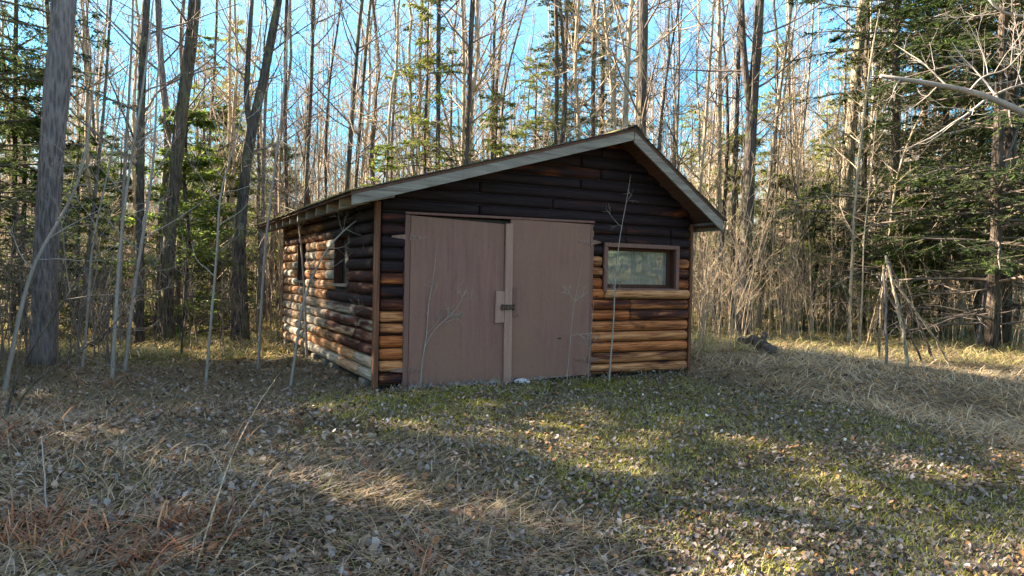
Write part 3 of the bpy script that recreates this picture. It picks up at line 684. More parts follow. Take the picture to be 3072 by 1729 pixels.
T = 'tree'
G1 = None
hand = [
 # label, pixels, w0, w1, bark, kwargs
 ('thick grey straight-barked trunk, the biggest at the left edge of the clearing', [(108, 915), (112, 700), (128, 400), (150, 150), (163, 0)], 58, 62, 'grey', dict(lo=.45, n1=22, S=22, K=44)),
 ('dark mossy leaning trunk just right of the thick grey one', [(418, 858), (425, 600), (448, 350), (478, 130), (492, 0)], 38, 36, 'mossy', dict(S=18, K=44, n1=30)),
 ('upright dark trunk standing left of the mossy leaning trunk', [(350, 868), (352, 640), (352, 300), (360, 120), (368, 0)], 27, 24, 'dark', dict(S=14, n1=28, depth=13.5)),
 ('forked dark tree nearest the left side of the shed', [(598, 862), (603, 600), (612, 470), (632, 330), (668, 180), (700, 0)], 38, 24, 'dark', dict(S=18, K=44, limbs=[([(632, 330), (618, 270), (624, 150), (634, 0)], 20, 12, .0), ([(620, 860), (612, 700), (606, 560)], 24, 20, -.1)])),
 ('grey trunk forking high between the two dark mossy trunks', [(398, 835), (405, 560), (428, 330), (404, 200), (396, 0)], 26, 20, 'grey', dict(depth=16)),
 ('tan sunlit trunk close behind the mossy leaning trunk', [(440, 845), (455, 600), (462, 350), (476, 150), (490, 60)], 22, 14, 'tan', dict(depth=17)),
 ('slim straight dark trunk halfway between the shed and the forked tree', [(722, 800), (722, 560), (716, 300), (720, 0)], 14, 12, 'dark', dict(depth=19)),
 ('slim dark trunk rising just left of the eave corner', [(762, 700), (770, 450), (782, 250), (788, 0)], 13, 12, 'dark', dict(depth=18)),
 ('slender leaning dark tree above the left eave', [(872, 480), (885, 300), (898, 120), (908, 0)], 14, 11, 'dark', dict(depth=16.5)),
 ('slender tree leaning beside its twin above the left eave', [(893, 480), (910, 250), (922, 100), (932, 0)], 13, 9, 'dark', dict(depth=17.5)),
 ('crooked grey tree above the shingles left of the paired trunks', [(985, 400), (988, 250), (1005, 150), (990, 0)], 11, 7, 'grey', dict(depth=20)),
 ('straight dark trunk above the long roof slope, left of the paired trunks', [(1101, 410), (1103, 250), (1103, 100), (1104, 0)], 15, 13, 'dark', dict(depth=17)),
 ('left trunk of the straight pair above the roof slope', [(1163, 410), (1168, 250), (1166, 120), (1163, 0)], 12, 10, 'tan', dict(depth=18.5)),
 ('right, thicker trunk of the straight pair above the roof slope', [(1172, 410), (1180, 250), (1184, 120), (1188, 0)], 17, 15, 'dark', dict(depth=17)),
 ('pale S-curved tree leaning left behind the straight trunks', [(1150, 420), (1125, 300), (1090, 180), (1070, 60), (1062, 0)], 10, 6, 'grey', dict(depth=22)),
 ('thin forked tree above the middle of the long roof slope', [(1258, 400), (1262, 270), (1275, 170), (1310, 60), (1325, 0)], 9, 6, 'dark', dict(depth=21)),
 ('thin upright tree left of the mossy cluster behind the roof', [(1238, 400), (1240, 200), (1246, 0)], 12, 9, 'mossy', dict(depth=20)),
 ('mossy trunk of the cluster above the roof, its left member', [(1398, 380), (1402, 200), (1398, 0)], 14, 12, 'mossy', dict(depth=18)),
 ('mossy trunk of the cluster above the roof, its right member', [(1416, 380), (1420, 200), (1428, 0)], 13, 11, 'mossy', dict(depth=19)),
 ('straight mossy trunk left of the crooked one near the roof peak', [(1492, 360), (1492, 200), (1494, 0)], 15, 12, 'mossy', dict(depth=19)),
 ('crooked brown trunk bending left of the roof peak', [(1548, 350), (1540, 230), (1528, 120), (1520, 0)], 14, 9, 'tan', dict(depth=18.5)),
 ('thick dark bare trunk rising right behind the roof peak', [(1614, 330), (1616, 200), (1620, 90), (1619, 0)], 30, 27, 'dark', dict(depth=14.5, S=16, K=40)),
 ('thin crooked tree just right of the roof peak', [(1655, 380), (1665, 280), (1684, 130), (1715, 0)], 8, 5, 'dark', dict(depth=16)),
 ('slim straight tree above the short roof slope', [(1697, 440), (1705, 300), (1710, 150), (1704, 0)], 9, 7, 'grey', dict(depth=19)),
 ('slim grey tree leaning right over the short roof slope', [(1752, 560), (1772, 350), (1786, 150), (1796, 0)], 12, 8, 'tan', dict(depth=19)),
 ('straight tan tree between the short slope and the forked giant', [(1812, 700), (1810, 450), (1812, 200), (1808, 0)], 12, 11, 'tan', dict(depth=20)),
 ('dark slim trunk standing close left of the forked giant', [(1842, 760), (1846, 500), (1856, 250), (1860, 0)], 14, 12, 'dark', dict(depth=19.5)),
 ('dark forked giant, the thickest trunk right of the shed', [(1872, 848), (1878, 600), (1886, 400), (1893, 250), (1905, 120), (1912, 0)], 42, 26, 'dark', dict(S=20, K=46, n1=24, lo=.3, limbs=[([(1889, 300), (1876, 200), (1868, 90), (1866, 0)], 24, 16, .0)])),
 ('slim pale trunk leaning right behind the forked giant', [(1915, 700), (1930, 500), (1955, 280), (1985, 60), (1992, 0)], 13, 10, 'tan', dict(depth=20)),
 ('second slim tree leaning right behind the forked giant', [(1945, 700), (1952, 450), (1970, 250), (1990, 110)], 9, 6, 'tan', dict(depth=22)),
 ('thin curved tree in the sunny gap between the two big right trunks', [(1988, 640), (2008, 430), (2030, 250), (2045, 60), (2048, 0)], 8, 5, 'tan', dict(depth=19)),
 ('thin dark tree forking low in the sunny gap', [(2020, 840), (2022, 700), (2020, 560), (1990, 440), (1990, 330)], 9, 4, 'dark', dict(depth=18, H=9, limbs=[([(2022, 600), (2060, 520), (2090, 460), (2120, 420)], 8, 3, -.3)])),
 ('big lichen-flecked trunk lit on its left side, right of the sunny gap', [(2112, 828), (2122, 640), (2130, 450), (2150, 230), (2172, 0)], 42, 30, 'lichen', dict(S=18, K=44, lo=.35)),
 ('slim dark trunk close to the right of the lichen-flecked trunk', [(2170, 780), (2172, 560), (2178, 300), (2182, 0)], 16, 14, 'dark', dict(depth=20.5)),
 ('pale crooked sapling trunk leaning right under the spruces', [(2462, 850), (2475, 740), (2510, 540), (2530, 400), (2560, 330)], 12, 7, 'grey', dict(depth=15, H=7, n1=12)),
 ('slim trunk far left behind the spruce boughs', [(35, 640), (38, 300), (40, 0)], 15, 13, 'dark', dict(depth=15)),
 ('slim leaning tree between the thick grey trunk and the dark upright one', [(215, 700), (240, 480), (262, 280), (275, 60), (280, 0)], 12, 8, 'grey', dict(depth=15)),
 ('bent grey tree left of the dark upright trunk', [(300, 880), (305, 600), (318, 330), (330, 150), (336, 0)], 10, 7, 'pale', dict(depth=14)),
 ('slim dark tree right of the mossy leaning trunk', [(508, 700), (520, 450), (538, 200), (548, 0)], 11, 8, 'dark', dict(depth=20)),
 ('slim brown tree left of the forked dark tree', [(560, 760), (572, 560), (578, 300), (576, 100), (580, 0)], 10, 8, 'tan', dict(depth=19)),
 ('slim straight tree seen through the fork of the dark tree', [(655, 700), (664, 480), (664, 250), (690, 60), (704, 0)], 13, 9, 'grey', dict(depth=17)),
 ('slim dark tree over the eave corner leaning right', [(820, 520), (818, 350), (830, 180), (862, 0)], 9, 6, 'dark', dict(depth=19)),
]
for k, (lab, pix, w0, w1, bark, kw) in enumerate(hand):
    kw = dict(kw); kw.setdefault('n1', 17); kw.setdefault('Lmax', 2.3); kw.setdefault('twig', 'tan' if bark == 'tan' else 'dark')
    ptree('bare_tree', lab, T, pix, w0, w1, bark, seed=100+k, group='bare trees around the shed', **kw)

# saplings: thin pale stems in front of and beside the shed
def sap(label, pix, w0, w1, depth=None, H=None, n1=9, Lmax=.9, bark='pale', twig='pale', **kw):
    if H is None: H = 3.0
    return ptree('sapling', label, 'sapling', pix, w0, w1, bark, depth=depth, H=H, n1=n1, Lmax=Lmax, S=7, K=22, dens=.55, lo=kw.pop('lo', .3), rmin=.0022, twig=twig, group='saplings', lump=.03, flare=1.15, **kw)
k = 300
saps = [
 ('pale sapling with a crooked elbow left of the shed corner', [(516, 965), (530, 820), (540, 700), (552, 560), (545, 490), (572, 430)], 9, 5, dict(H=4.5)),
 ('straight grey sapling standing before the shed eave corner', [(648, 930), (658, 760), (668, 600), (690, 430), (715, 230), (722, 120)], 9, 5, dict(H=6, n1=12)),
 ('thick pale sapling in the weeds left of the mossy trunk', [(280, 960), (292, 780), (302, 600), (322, 450), (372, 150)], 13, 6, dict(H=6, n1=12)),
 ('leaning pale sapling in front of the dark upright trunk', [(312, 935), (335, 740), (365, 560), (385, 430), (392, 330)], 12, 6, dict(H=5)),
 ('long pale sapling arching from the side wall over the eave', [(728, 972), (742, 900), (760, 760), (782, 700), (830, 610), (905, 545), (990, 500)], 9, 4, dict(H=2.6, n1=16, Lmax=.8)),
 ('thin sapling standing against the side wall windows', [(772, 900), (768, 780), (760, 640), (742, 480), (745, 330)], 8, 4, dict(H=4.2, n1=14)),
 ('sapling leaning on the front corner post of the shed', [(915, 965), (925, 860), (940, 740), (952, 640), (985, 560), (1010, 500)], 7, 3, dict(H=2.7, n1=12, Lmax=.7)),
 ('forked whip of a sapling before the left door', [(1056, 978), (1062, 900), (1074, 850), (1076, 780), (1090, 700)], 5, 2, dict(H=1.7, n1=3, Lmax=.4, limbs=[([(1066, 880), (1090, 830), (1150, 780), (1172, 730)], 2.5, 1.2, 0)])),
 ('thin whip of a sapling before the right door', [(1428, 930), (1434, 870), (1438, 820), (1445, 760), (1455, 720)], 2.6, 1.1, dict(depth=8.7, H=1.4, n1=3, Lmax=.35)),
 ('tall white-barked sapling crossing the front window', [(1534, 932), (1540, 860), (1546, 780), (1545, 740), (1552, 650), (1565, 560), (1578, 500)], 6, 1.8, dict(depth=9.0, H=2.4, n1=6, Lmax=.45)),
 ('thin whip between the right door and the window', [(1480, 935), (1486, 850), (1492, 780)], 2.2, 1.1, dict(depth=8.85, H=1.0, n1=2, Lmax=.3)),
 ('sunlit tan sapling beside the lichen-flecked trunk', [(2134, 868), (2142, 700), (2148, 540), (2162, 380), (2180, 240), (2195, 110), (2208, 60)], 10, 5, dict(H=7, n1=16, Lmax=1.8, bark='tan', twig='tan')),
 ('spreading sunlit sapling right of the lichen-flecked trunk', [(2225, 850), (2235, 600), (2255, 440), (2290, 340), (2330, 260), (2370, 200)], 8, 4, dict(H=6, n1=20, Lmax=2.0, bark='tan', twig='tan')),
 ('sunlit wand-like sapling just left of the branch tripod', [(2160, 880), (2170, 740), (2172, 600), (2190, 450)], 6, 3, dict(H=5, n1=12, Lmax=1.2, bark='tan', twig='tan')),
 ('grey sapling leaning across the thick grey trunk', [(5, 990), (55, 760), (90, 640), (150, 560), (210, 440), (228, 300)], 14, 6, dict(H=4, n1=14, Lmax=1.3)),
 ('dark whip curving up at the far left edge', [(0, 1060), (40, 950), (75, 880), (160, 760), (210, 690)], 9, 3, dict(H=2.6, n1=12, Lmax=.9, bark='dark', twig='dark')),
 ('low branching shrub stem at the lower left edge', [(20, 1040), (70, 970), (130, 930), (210, 880), (300, 810)], 7, 3, dict(H=1.6, n1=14, Lmax=.9, bark='dark', twig='dark')),
 ('slim grey sapling in the weeds right of the thick grey trunk', [(205, 930), (222, 780), (228, 620), (262, 480), (300, 300)], 8, 4, dict(H=5, n1=12)),
 ('slim sapling between the dark upright and mossy trunks', [(455, 900), (462, 760), (470, 640), (482, 500)], 6, 3, dict(H=4, n1=10, bark='dark', twig='dark')),
]
for (lab, pix, w0, w1, kw) in saps:
    k += 1; sap(lab, pix, w0, w1, seed=k, **kw)

# ------------------------------------------------------------------ tree prototypes and the wood
def proto_bare(seed, H, r0, n1=34, lean=.03, lo=.22, Lmax=2.6, dens=1.0, bark='dark', twig='dark'):
    rng = np.random.default_rng(seed); K = 22
    t = np.linspace(0, 1, K); P = np.zeros((K, 3)); P[:, 2] = t*H-.15
    wx = np.cumsum(rng.normal(0, lean, K)); wy = np.cumsum(rng.normal(0, lean, K)); P[:, 0] = wx-wx[0]; P[:, 1] = wy-wy[0]
    P[:, 0] += rng.normal(0, .5)*t; P[:, 1] += rng.normal(0, .5)*t
    R = r0*(1-t)**.85*(1+.3*np.exp(-t*H/.3))+.012
    tm = trunk_acc(P, R, 9, rng, .05).mesh('trunk', [BARK[bark]])
    cm = crown(P[None], R[None], rng, n1, lo, .99, Lmax, dens, (.55, 1.1), .4, .0034).mesh('branches', [TWIG[twig]], False)
    return tm, cm
def needles(P, n, rng, nl, nw, c0, c1, droop=.0):
    """flat sprays of needle tufts along twig polylines"""
    Np, K, _ = P.shape
    s = rng.uniform(.05, 1, (Np, n)); x = s*(K-1); i = np.minimum(x.astype(int), K-2); f = (x-i)[..., None]; ar = np.arange(Np)[:, None]
    pos = (P[ar, i]*(1-f)+P[ar, i+1]*f).reshape(-1, 3); tan = (P[ar, i+1]-P[ar, i]).reshape(-1, 3); tan /= np.linalg.norm(tan, axis=1, keepdims=True)+1e-9
    side = np.cross(tan, [0, 0, 1.]); side /= np.linalg.norm(side, axis=1, keepdims=True)+1e-9
    M = len(pos); sg = rng.choice([-1, 1], M)[:, None]
    d = tan*.75+side*sg*.75+rng.normal(0, .22, (M, 3)); d[:, 2] -= droop; d /= np.linalg.norm(d, axis=1, keepdims=True)
    wv = np.cross(d, rng.normal(0, .35, (M, 3))+[0, 0, 1.]); wv /= np.linalg.norm(wv, axis=1, keepdims=True)+1e-9
    L = nl*rng.uniform(.6, 1.3, (M, 1)); w_ = nw*rng.uniform(.7, 1.2, (M, 1))
    V = np.stack([pos-wv*w_*.5, pos+d*L*.55+wv*w_*.8-wv*w_*.3, pos+d*L, pos+d*L*.45-wv*w_*.8], 1).reshape(-1, 3)
    Q = np.arange(M*4).reshape(-1, 4)
    c = np.asarray(c0)+(np.asarray(c1)-np.asarray(c0))*rng.random((M, 1))**1.3
    return V, Q, np.repeat(c, 4, 0)
def proto_conifer(seed, H, r0, lo=.05, nb=70, Lb=2.4, c0=(.018, .035, .012), c1=(.075, .11, .03), sparse=1.0, dead=0.0, slope=-.15, nn=14, nl=.13, nw=.035, bark='conifer'):
    rng = np.random.default_rng(seed); K = 20; t = np.linspace(0, 1, K); P = np.zeros((K, 3)); P[:, 2] = t*H-.15
    P[:, 0] = np.cumsum(rng.normal(0, .015, K)); P[:, 1] = np.cumsum(rng.normal(0, .015, K))
    R = r0*(1-t)**.9+.01
    tm = trunk_acc(P, R, 9, rng, .04).mesh('trunk', [BARK[bark]])
    acc = Acc()
    b1, r1 = kids(P[None], R[None], nb, lo, .985, 1.35, 1.75, lambda s, q, p: Lb*q*np.clip(1.12-s, .08, 1)**.75, 8, slope, .05, rng, .35, .006)
    acc.add(*tubes(b1, r1, 4), m=0, c=(.1, .08, .06))
    live = b1[:, 0, 2] > dead*H
    b2, r2 = kids(b1, r1, 20, .12, 1, .7, 1.15, lambda s, q, p: (np.linalg.norm(p[:, -1]-p[:, 0], axis=1)[:, None])*.42*(1.12-s)*q, 5, slope*.6, .08, rng, .5, .0035, .08, flat=.35)
    acc.add(*tubes(b2, r2, 3), m=0, c=(.1, .08, .06))
    lv = np.repeat(live, 20); keep = rng.random(len(lv)) < np.where(lv, sparse, .06)
    if keep.any():
        V, Q, C = needles(b2[keep], nn, rng, nl, nw*.62, c0, c1, .1); acc.add(V, Q, m=1, c=C)
        V, Q, C = needles(b1[live], nn, rng, nl, nw, c0, c1, .1) if live.any() else needles(b1, 2, rng, nl, nw, c0, c1, .1); acc.add(V, Q, m=1, c=C)
    cm = acc.mesh('crown', [TWIG['dark'], M_NEEDLE], False, True)
    return tm, cm
def place(proto, name, loc, rz, sc, part2, label, cat, group, szs=1.0):
    root = empty(name, loc); root.rotation_euler = (0, 0, rz); root.scale = (sc, sc, sc*szs)
    tag(root, label, cat, group)
    a = link(bpy.data.objects.new('trunk', proto[0]), root); b = link(bpy.data.objects.new(part2, proto[1]), root)
    return root
BP = []
for i in range(9):
    hh = 13+i % 3*2.2
    BP.append(proto_bare(40+i, hh,   .036+.012*(i % 4), n1=19+i % 3*4, lean=.05, lo=.16 if i % 2 else .3, Lmax=2.3+.3*(i % 3), bark=['tan', 'grey', 'tan', 'dark'][i % 4], twig=['tan', 'dark', 'tan'][i % 3]))
def ctop(x, y):
    d = np.array([x, y, 1.3])-CAM; z = d@fw
    return (1536+F*(d@RT)/z)/1.1925, z
rg = np.random.default_rng(77)
nb = 0; used = []
tries = 0
while nb < 235 and tries < 6000:
    tries += 1
    q = rg.random()
    dep = 15+38*rg.random()**.8
    u = rg.uniform(-120, 2700)
    p = at(u, 715, dep); x, y = p[0], p[1]
    if -1.5 < x < 6 and y < 7.5: continue
    if u > 1740 and dep < 20: continue
    if u > 2150 and rg.random() < .45: continue
    if any((x-a)**2+(y-b)**2 < .9**2 for a, b in used): continue
    used.append((x, y)); i = rg.integers(len(BP))
    reg = 'left of the shed' if u < 700 else ('behind the shed' if u < 1760 else 'right of the shed')
    place(BP[i], 'bare_tree', (x, y, float(gz(x, y))-.05), rg.uniform(0, 6.28), rg.uniform(.75, 1.2), 'branches',
          'slender bare tree among many in the woods '+reg, 'tree', 'slender bare trees in the woods '+reg)
    nb += 1
# conifers in view
CP = {
 'spruce': [proto_conifer(60, 15, .12, .10, 130, 2.5, (.02, .042, .016), (.12, .17, .045), 1, .08, -.25, 25, .10, .032),
            proto_conifer(61, 13, .10, .08, 120, 2.2, (.02, .042, .016), (.12, .17, .045), 1, .12, -.2, 25, .10, .032)],
 'deadlow': [proto_conifer(62, 15, .10, .04, 140, 2.4, (.02, .042, .016), (.12, .17, .045), 1, .09, -.2, 24, .10, .032)],
 'hemlock': [proto_conifer(63, 9, .06, .08, 90, 1.8, (.14, .19, .03), (.40, .44, .10), .5, 0, -.08, 15, .12, .036),
             proto_conifer(64, 7, .05, .05, 80, 1.6, (.13, .18, .03), (.38, .43, .09), .5, 0, -.08, 15, .12, .036)],
 'young': [proto_conifer(65, 3.2, .035, .05, 60, 1.0, (.07, .12, .02), (.24, .31, .06), 1, 0, .05, 14, .08, .028)],
 'low': [proto_conifer(66, 5.5, .06, .03, 95, 1.6, (.02, .045, .01), (.12, .18, .03), 1, 0, -.15, 16, .12, .034)],
}
def con(kind, u, dep, sc, label, name='conifer', v=715, i=0, group='conifers', szs=1.0):
    p = at(u, v, dep); x, y = p[0], p[1]
    return place(CP[kind][i % len(CP[kind])], name, (x, y, float(gz(x, y))-.05), random.uniform(0, 6.28), sc, 'crown', label, 'tree', group, szs)
con('spruce', -20, 13.0, .95, 'dark spruce at the far left edge behind the thick grey trunk', 'spruce')
con('low', 60, 15, 1.1, 'low dark fir behind the thick grey trunk', 'fir')
con('low', 190, 17, .95, 'small fir right behind the thick grey trunk', 'fir')
con('low', 300, 21, 1.0, 'fir in the shade left of the dark upright trunk', 'fir')
con('hemlock', 500, 22, 1.0, 'green hemlock between the mossy trunk and the forked dark tree', 'hemlock')
con('low', 540, 19, .9, 'small dark fir left of the forked dark tree', 'fir')
con('hemlock', 575, 34, 1.5, 'tall thin hemlock far behind the forked dark tree', 'hemlock')
con('low', 250, 28, 1.3, 'fir deep in the wood behind the leaning sapling', 'fir')
con('hemlock', 960, 15.5, .62, 'pale green hemlock showing over the lower end of the long roof slope', 'hemlock', i=1)
con('hemlock', 1075, 17, .95, 'pale green hemlock above the long roof slope, left of the straight pair', 'hemlock')
con('hemlock', 1235, 18, .9, 'pale green hemlock right of the straight pair of trunks', 'hemlock', i=1)
con('spruce', 1405, 21, .85, 'sparse spruce with mossy boughs behind the roof left of the peak', 'spruce', i=1)
con('hemlock', 1345, 19, .82, 'yellow-green hemlock behind the middle of the long roof slope', 'hemlock')
con('spruce', 1505, 23, .9, 'dark spruce behind the crooked brown trunk', 'spruce')
con('hemlock', 1450, 20, .75, 'small hemlock between the two dark spruces over the roof', 'hemlock', i=1)
con('hemlock', 1725, 30, 1.0, 'sunlit hemlock right of the roof peak', 'hemlock')
con('hemlock', 1780, 42, 1.7, 'far pointed conifer over the short roof slope', 'hemlock', i=1)
con('young', 1970, 21, 1.5, 'bright green young fir in the sunny gap', 'fir')
con('hemlock', 2030, 26, .75, 'yellow-green hemlock at the back of the sunny gap', 'hemlock')
con('young', 2050, 19, 1.3, 'low bright fir beside the lichen-flecked trunk', 'fir')
con('young', 2280, 16.5, 1.1, 'bright young fir behind the branch tripod', 'fir')
con('hemlock', 2105, 33, 1.4, 'hemlock far behind the lichen-flecked trunk', 'hemlock')
con('spruce', 2310, 20, 1.0, 'tall dark spruce right of the slim dark trunk', 'spruce')
con('deadlow', 2380, 17.5, 1.0, 'spruce with dead lower boughs above the branch tripod', 'spruce')
con('deadlow', 2470, 19, 1.05, 'spruce with dead lower boughs near the right edge', 'spruce')
con('deadlow', 2540, 15.5, 1.25, 'thick dark spruce at the right edge', 'spruce')
con('spruce', 2640, 18, 1.1, 'dark spruce half out of view on the right', 'spruce', i=1)
con('spruce', 2200, 26, .95, 'spruce behind the slim dark trunk on the right', 'spruce', i=1)
con('spruce', 2420, 27, 1.1, 'spruce deep in the shade at the right', 'spruce', i=1)
con('spruce', 2560, 26, 1.0, 'spruce deep behind the right edge', 'spruce')
con('young', 462, 16, 1.7, 'green young fir between the mossy trunk and the elbowed sapling', 'fir')
con('young', 560, 23, 2.2, 'green fir in the sun behind the forked dark tree', 'fir')
con('young', 700, 26, 2.0, 'sunny green fir just left of the shed', 'fir')
con('hemlock', 1930, 30, 1.3, 'light green hemlock behind the forked giant', 'hemlock')
con('hemlock', 2075, 23, .95, 'light green hemlock left of the lichen-flecked trunk', 'hemlock', i=1)
con('young', 1850, 27, 2.3, 'bright fir behind the forked giant', 'fir')
con('deadlow', 2255, 17, 1.15, 'tall spruce spreading over the branch tripod', 'spruce')
con('deadlow', 2490, 14, 1.1, 'spruce whose boughs darken the upper right corner', 'spruce')
# trees of the same wood standing left of and behind the camera (they shade the clearing and show in the window)
def wtree(kind, x, y, sc, i=0, szs=1.0):
    if kind == 'bare': place(BP[i % len(BP)], 'bare_tree', (x, y, float(gz(x, y))-.05), i*1.7, sc, 'branches', 'bare tree of the wood around the clearing, outside the view', 'tree', 'trees around the clearing outside the view')
    else: place(CP[kind][i % len(CP[kind])], 'conifer', (x, y, float(gz(x, y))-.05), i*1.7, sc, 'crown', 'conifer of the wood around the clearing, outside the view', 'tree', 'trees around the clearing outside the view')
az = np.array([math.sin(SUN_AZ), math.cos(SUN_AZ)]); pe = np.array([-az[1], az[0]])
k = 0
for (a, b, kind, sc, i) in [
    # distance towards the sun, offset across the sun line (from point (1,-3)), kind
    (11, -3.8, 'spruce', .8, 0), (13, -1.2, 'bare', .95, 1), (12.5, .7, 'spruce', .8, 0), (14, 1.4, 'spruce', .9, 1), (17, 2.6, 'spruce', .9, 0), (20, -.7, 'spruce', 1.2, 0), (15, 1.9, 'spruce', 1.0, 1), (14, -5.2, 'spruce', .9, 0),
    (19, -.5, 'bare', 1.1, 0), (18, -3.6, 'spruce', 1.1, 1), (20, 2.4, 'bare', 1.1, 2), (22, .3, 'bare', 1.2, 1), (13, 3.4, 'low', 1.0, 0),
    (7.8, -.9, 'low', .9, 0), (7.2, -2.3, 'low', .9, 0), (9.2, -2.6, 'low', 1.1, 0), (8.5, -3.3, 'low', .8, 0), (9, -.2, 'low', .7, 0),
    (16, 4.5, 'bare', 1.1, 3), (19, 5.5, 'bare', 1.0, 4), (23, 4.2, 'bare', 1.2, 5), (26, 6.8, 'bare', 1.1, 6), (24, -1.9, 'bare', 1.2, 0),
    (15, -7, 'bare', 1.0, 1), (17, 7.5, 'bare', 1.1, 7), (29, 2, 'spruce', 1.3, 0), (28, -5, 'spruce', 1.2, 1)]:
    c = np.array([1., -3.])+az*a+pe*b*-1
    u, z = ctop(c[0], c[1])
    wtree(kind, c[0], c[1], sc, i)
for (x, y, kind, sc, i) in [(9.5, -6.5, 'hemlock', .8, 0), (11, -8, 'bare', 1, 1), (10, -10, 'bare', 1, 2), (12.5, -9.5, 'hemlock', 1.2, 1), (14, -14, 'spruce', .9, 0), (13, -11.5, 'bare', 1.1, 4), (9, -12, 'bare', 1.1, 5),
                            (15.5, -10.5, 'hemlock', 1.4, 0), (12, -13, 'hemlock', 1.3, 1), (8, -9.5, 'bare', .9, 0), (16, -16, 'spruce', 1.1, 1), (10.5, -15, 'hemlock', 1.2, 0), (18, -13, 'spruce', 1.1, 0), (12, -6.5, 'bare', 1, 3),
                            (-3, -18, 'bare', 1, 6), (1, -17, 'bare', 1, 7), (4, -19, 'hemlock', 1.3, 0), (-9, -19, 'bare', 1.1, 8)]:
    wtree(kind, x, y, sc, i)

# far wood: reads as one mass
def far_wood():
    rng = np.random.default_rng(9); acc = Acc()
    n = 2300
    dep = rng.uniform(50, 95, n); u = rng.uniform(-700, 3300, n)
    base = np.array([at(a, 715, d) for a, d in zip(u, dep)]); base[:, 2] = gz(base[:, 0], base[:, 1])-.2
    H = rng.uniform(9, 19, n)*np.where(rng.random(n) < .35, .6, 1)
    K = 6; t = np.linspace(0, 1, K)
    P = base[:, None, :]+np.stack([rng.normal(0, .5, n)[:, None]*t+rng.normal(0, .1, (n, K)), rng.normal(0, .5, n)[:, None]*t+rng.normal(0, .1, (n, K)), H[:, None]*t], -1)
    R = rng.uniform(.05, .13, n)[:, None]*(1-t*.85)[None, :]
    acc.add(*tubes(P, R, 3), c=(1, 1, 1))
    b1, r1 = kids(P, R, 16, .12, 1, .5, 1.0, lambda s, q, p: 2.2*q*(1.15-s), 4, .4, .1, rng, .4, .012)
    acc.add(*tubes(b1, r1, 3))
    b2, r2 = kids(b1, r1, 4, .2, 1, .4, .9, lambda s, q, p: 1.0*q, 3, .3, .1, rng, .6, .010)
    acc.add(*tubes(b2, r2, 3))
    m, t_, b = newmat('far_wood')
    c = ramp(t_, noise(t_, mapping(t_, (.25, .25, .05)), 3, 3), [(.35, (.30, .25, .20)), (.65, (.55, .48, .40))])
    t_.links.new(c, b.inputs['Base Color']); b.inputs['Roughness'].default_value = .9
    o = link(bpy.data.objects.new('far_woods', acc.mesh('far_woods', [m], False)))
    tag(o, 'mass of grey bare trunks and twigs far off in the woods', 'woods', kind='stuff')
far_wood()
def thin_trees():
    rng = np.random.default_rng(19); acc = Acc(); n = 950
    dep = rng.uniform(17, 50, n); u = np.where(rng.random(n) < .8, rng.uniform(640, 2700, n), rng.uniform(-100, 700, n))
    base = np.array([at(a, 715, d) for a, d in zip(u, dep)]); k_ = ~((base[:, 0] > -1) & (base[:, 0] < 5.5) & (base[:, 1] < 7.5)); base = base[k_]; n = len(base)
    base[:, 2] = gz(base[:, 0], base[:, 1])-.1
    H = rng.uniform(3, 10, n); K = 8; t = np.linspace(0, 1, K)
    P = base[:, None, :]+np.stack([rng.normal(0, .6, n)[:, None]*t**1.5+np.cumsum(rng.normal(0, .05, (n, K)), 1), rng.normal(0, .6, n)[:, None]*t**1.5+np.cumsum(rng.normal(0, .05, (n, K)), 1), H[:, None]*t], -1)
    R = (.008+.0028*H)[:, None]*(1-t*.85)[None, :]
    acc.add(*tubes(P, R, 5))
    b1, r1 = kids(P, R, 13, .12, .98, .4, .95, lambda s, q, p: 1.5*q*(1.2-s), 5, .4, .1, rng, .45, .005); acc.add(*tubes(b1, r1, 3))
    b2, r2 = kids(b1, r1, 4, .2, 1, .4, .9, lambda s, q, p: .6*q, 3, .3, .1, rng, .6, .004); acc.add(*tubes(b2, r2, 3))
    o = link(bpy.data.objects.new('thin_saplings', acc.mesh('thin_saplings', [TWIG['tan']], False)))
    tag(o, 'crowd of very thin tan saplings filling the woods', 'saplings', kind='stuff')
thin_trees()

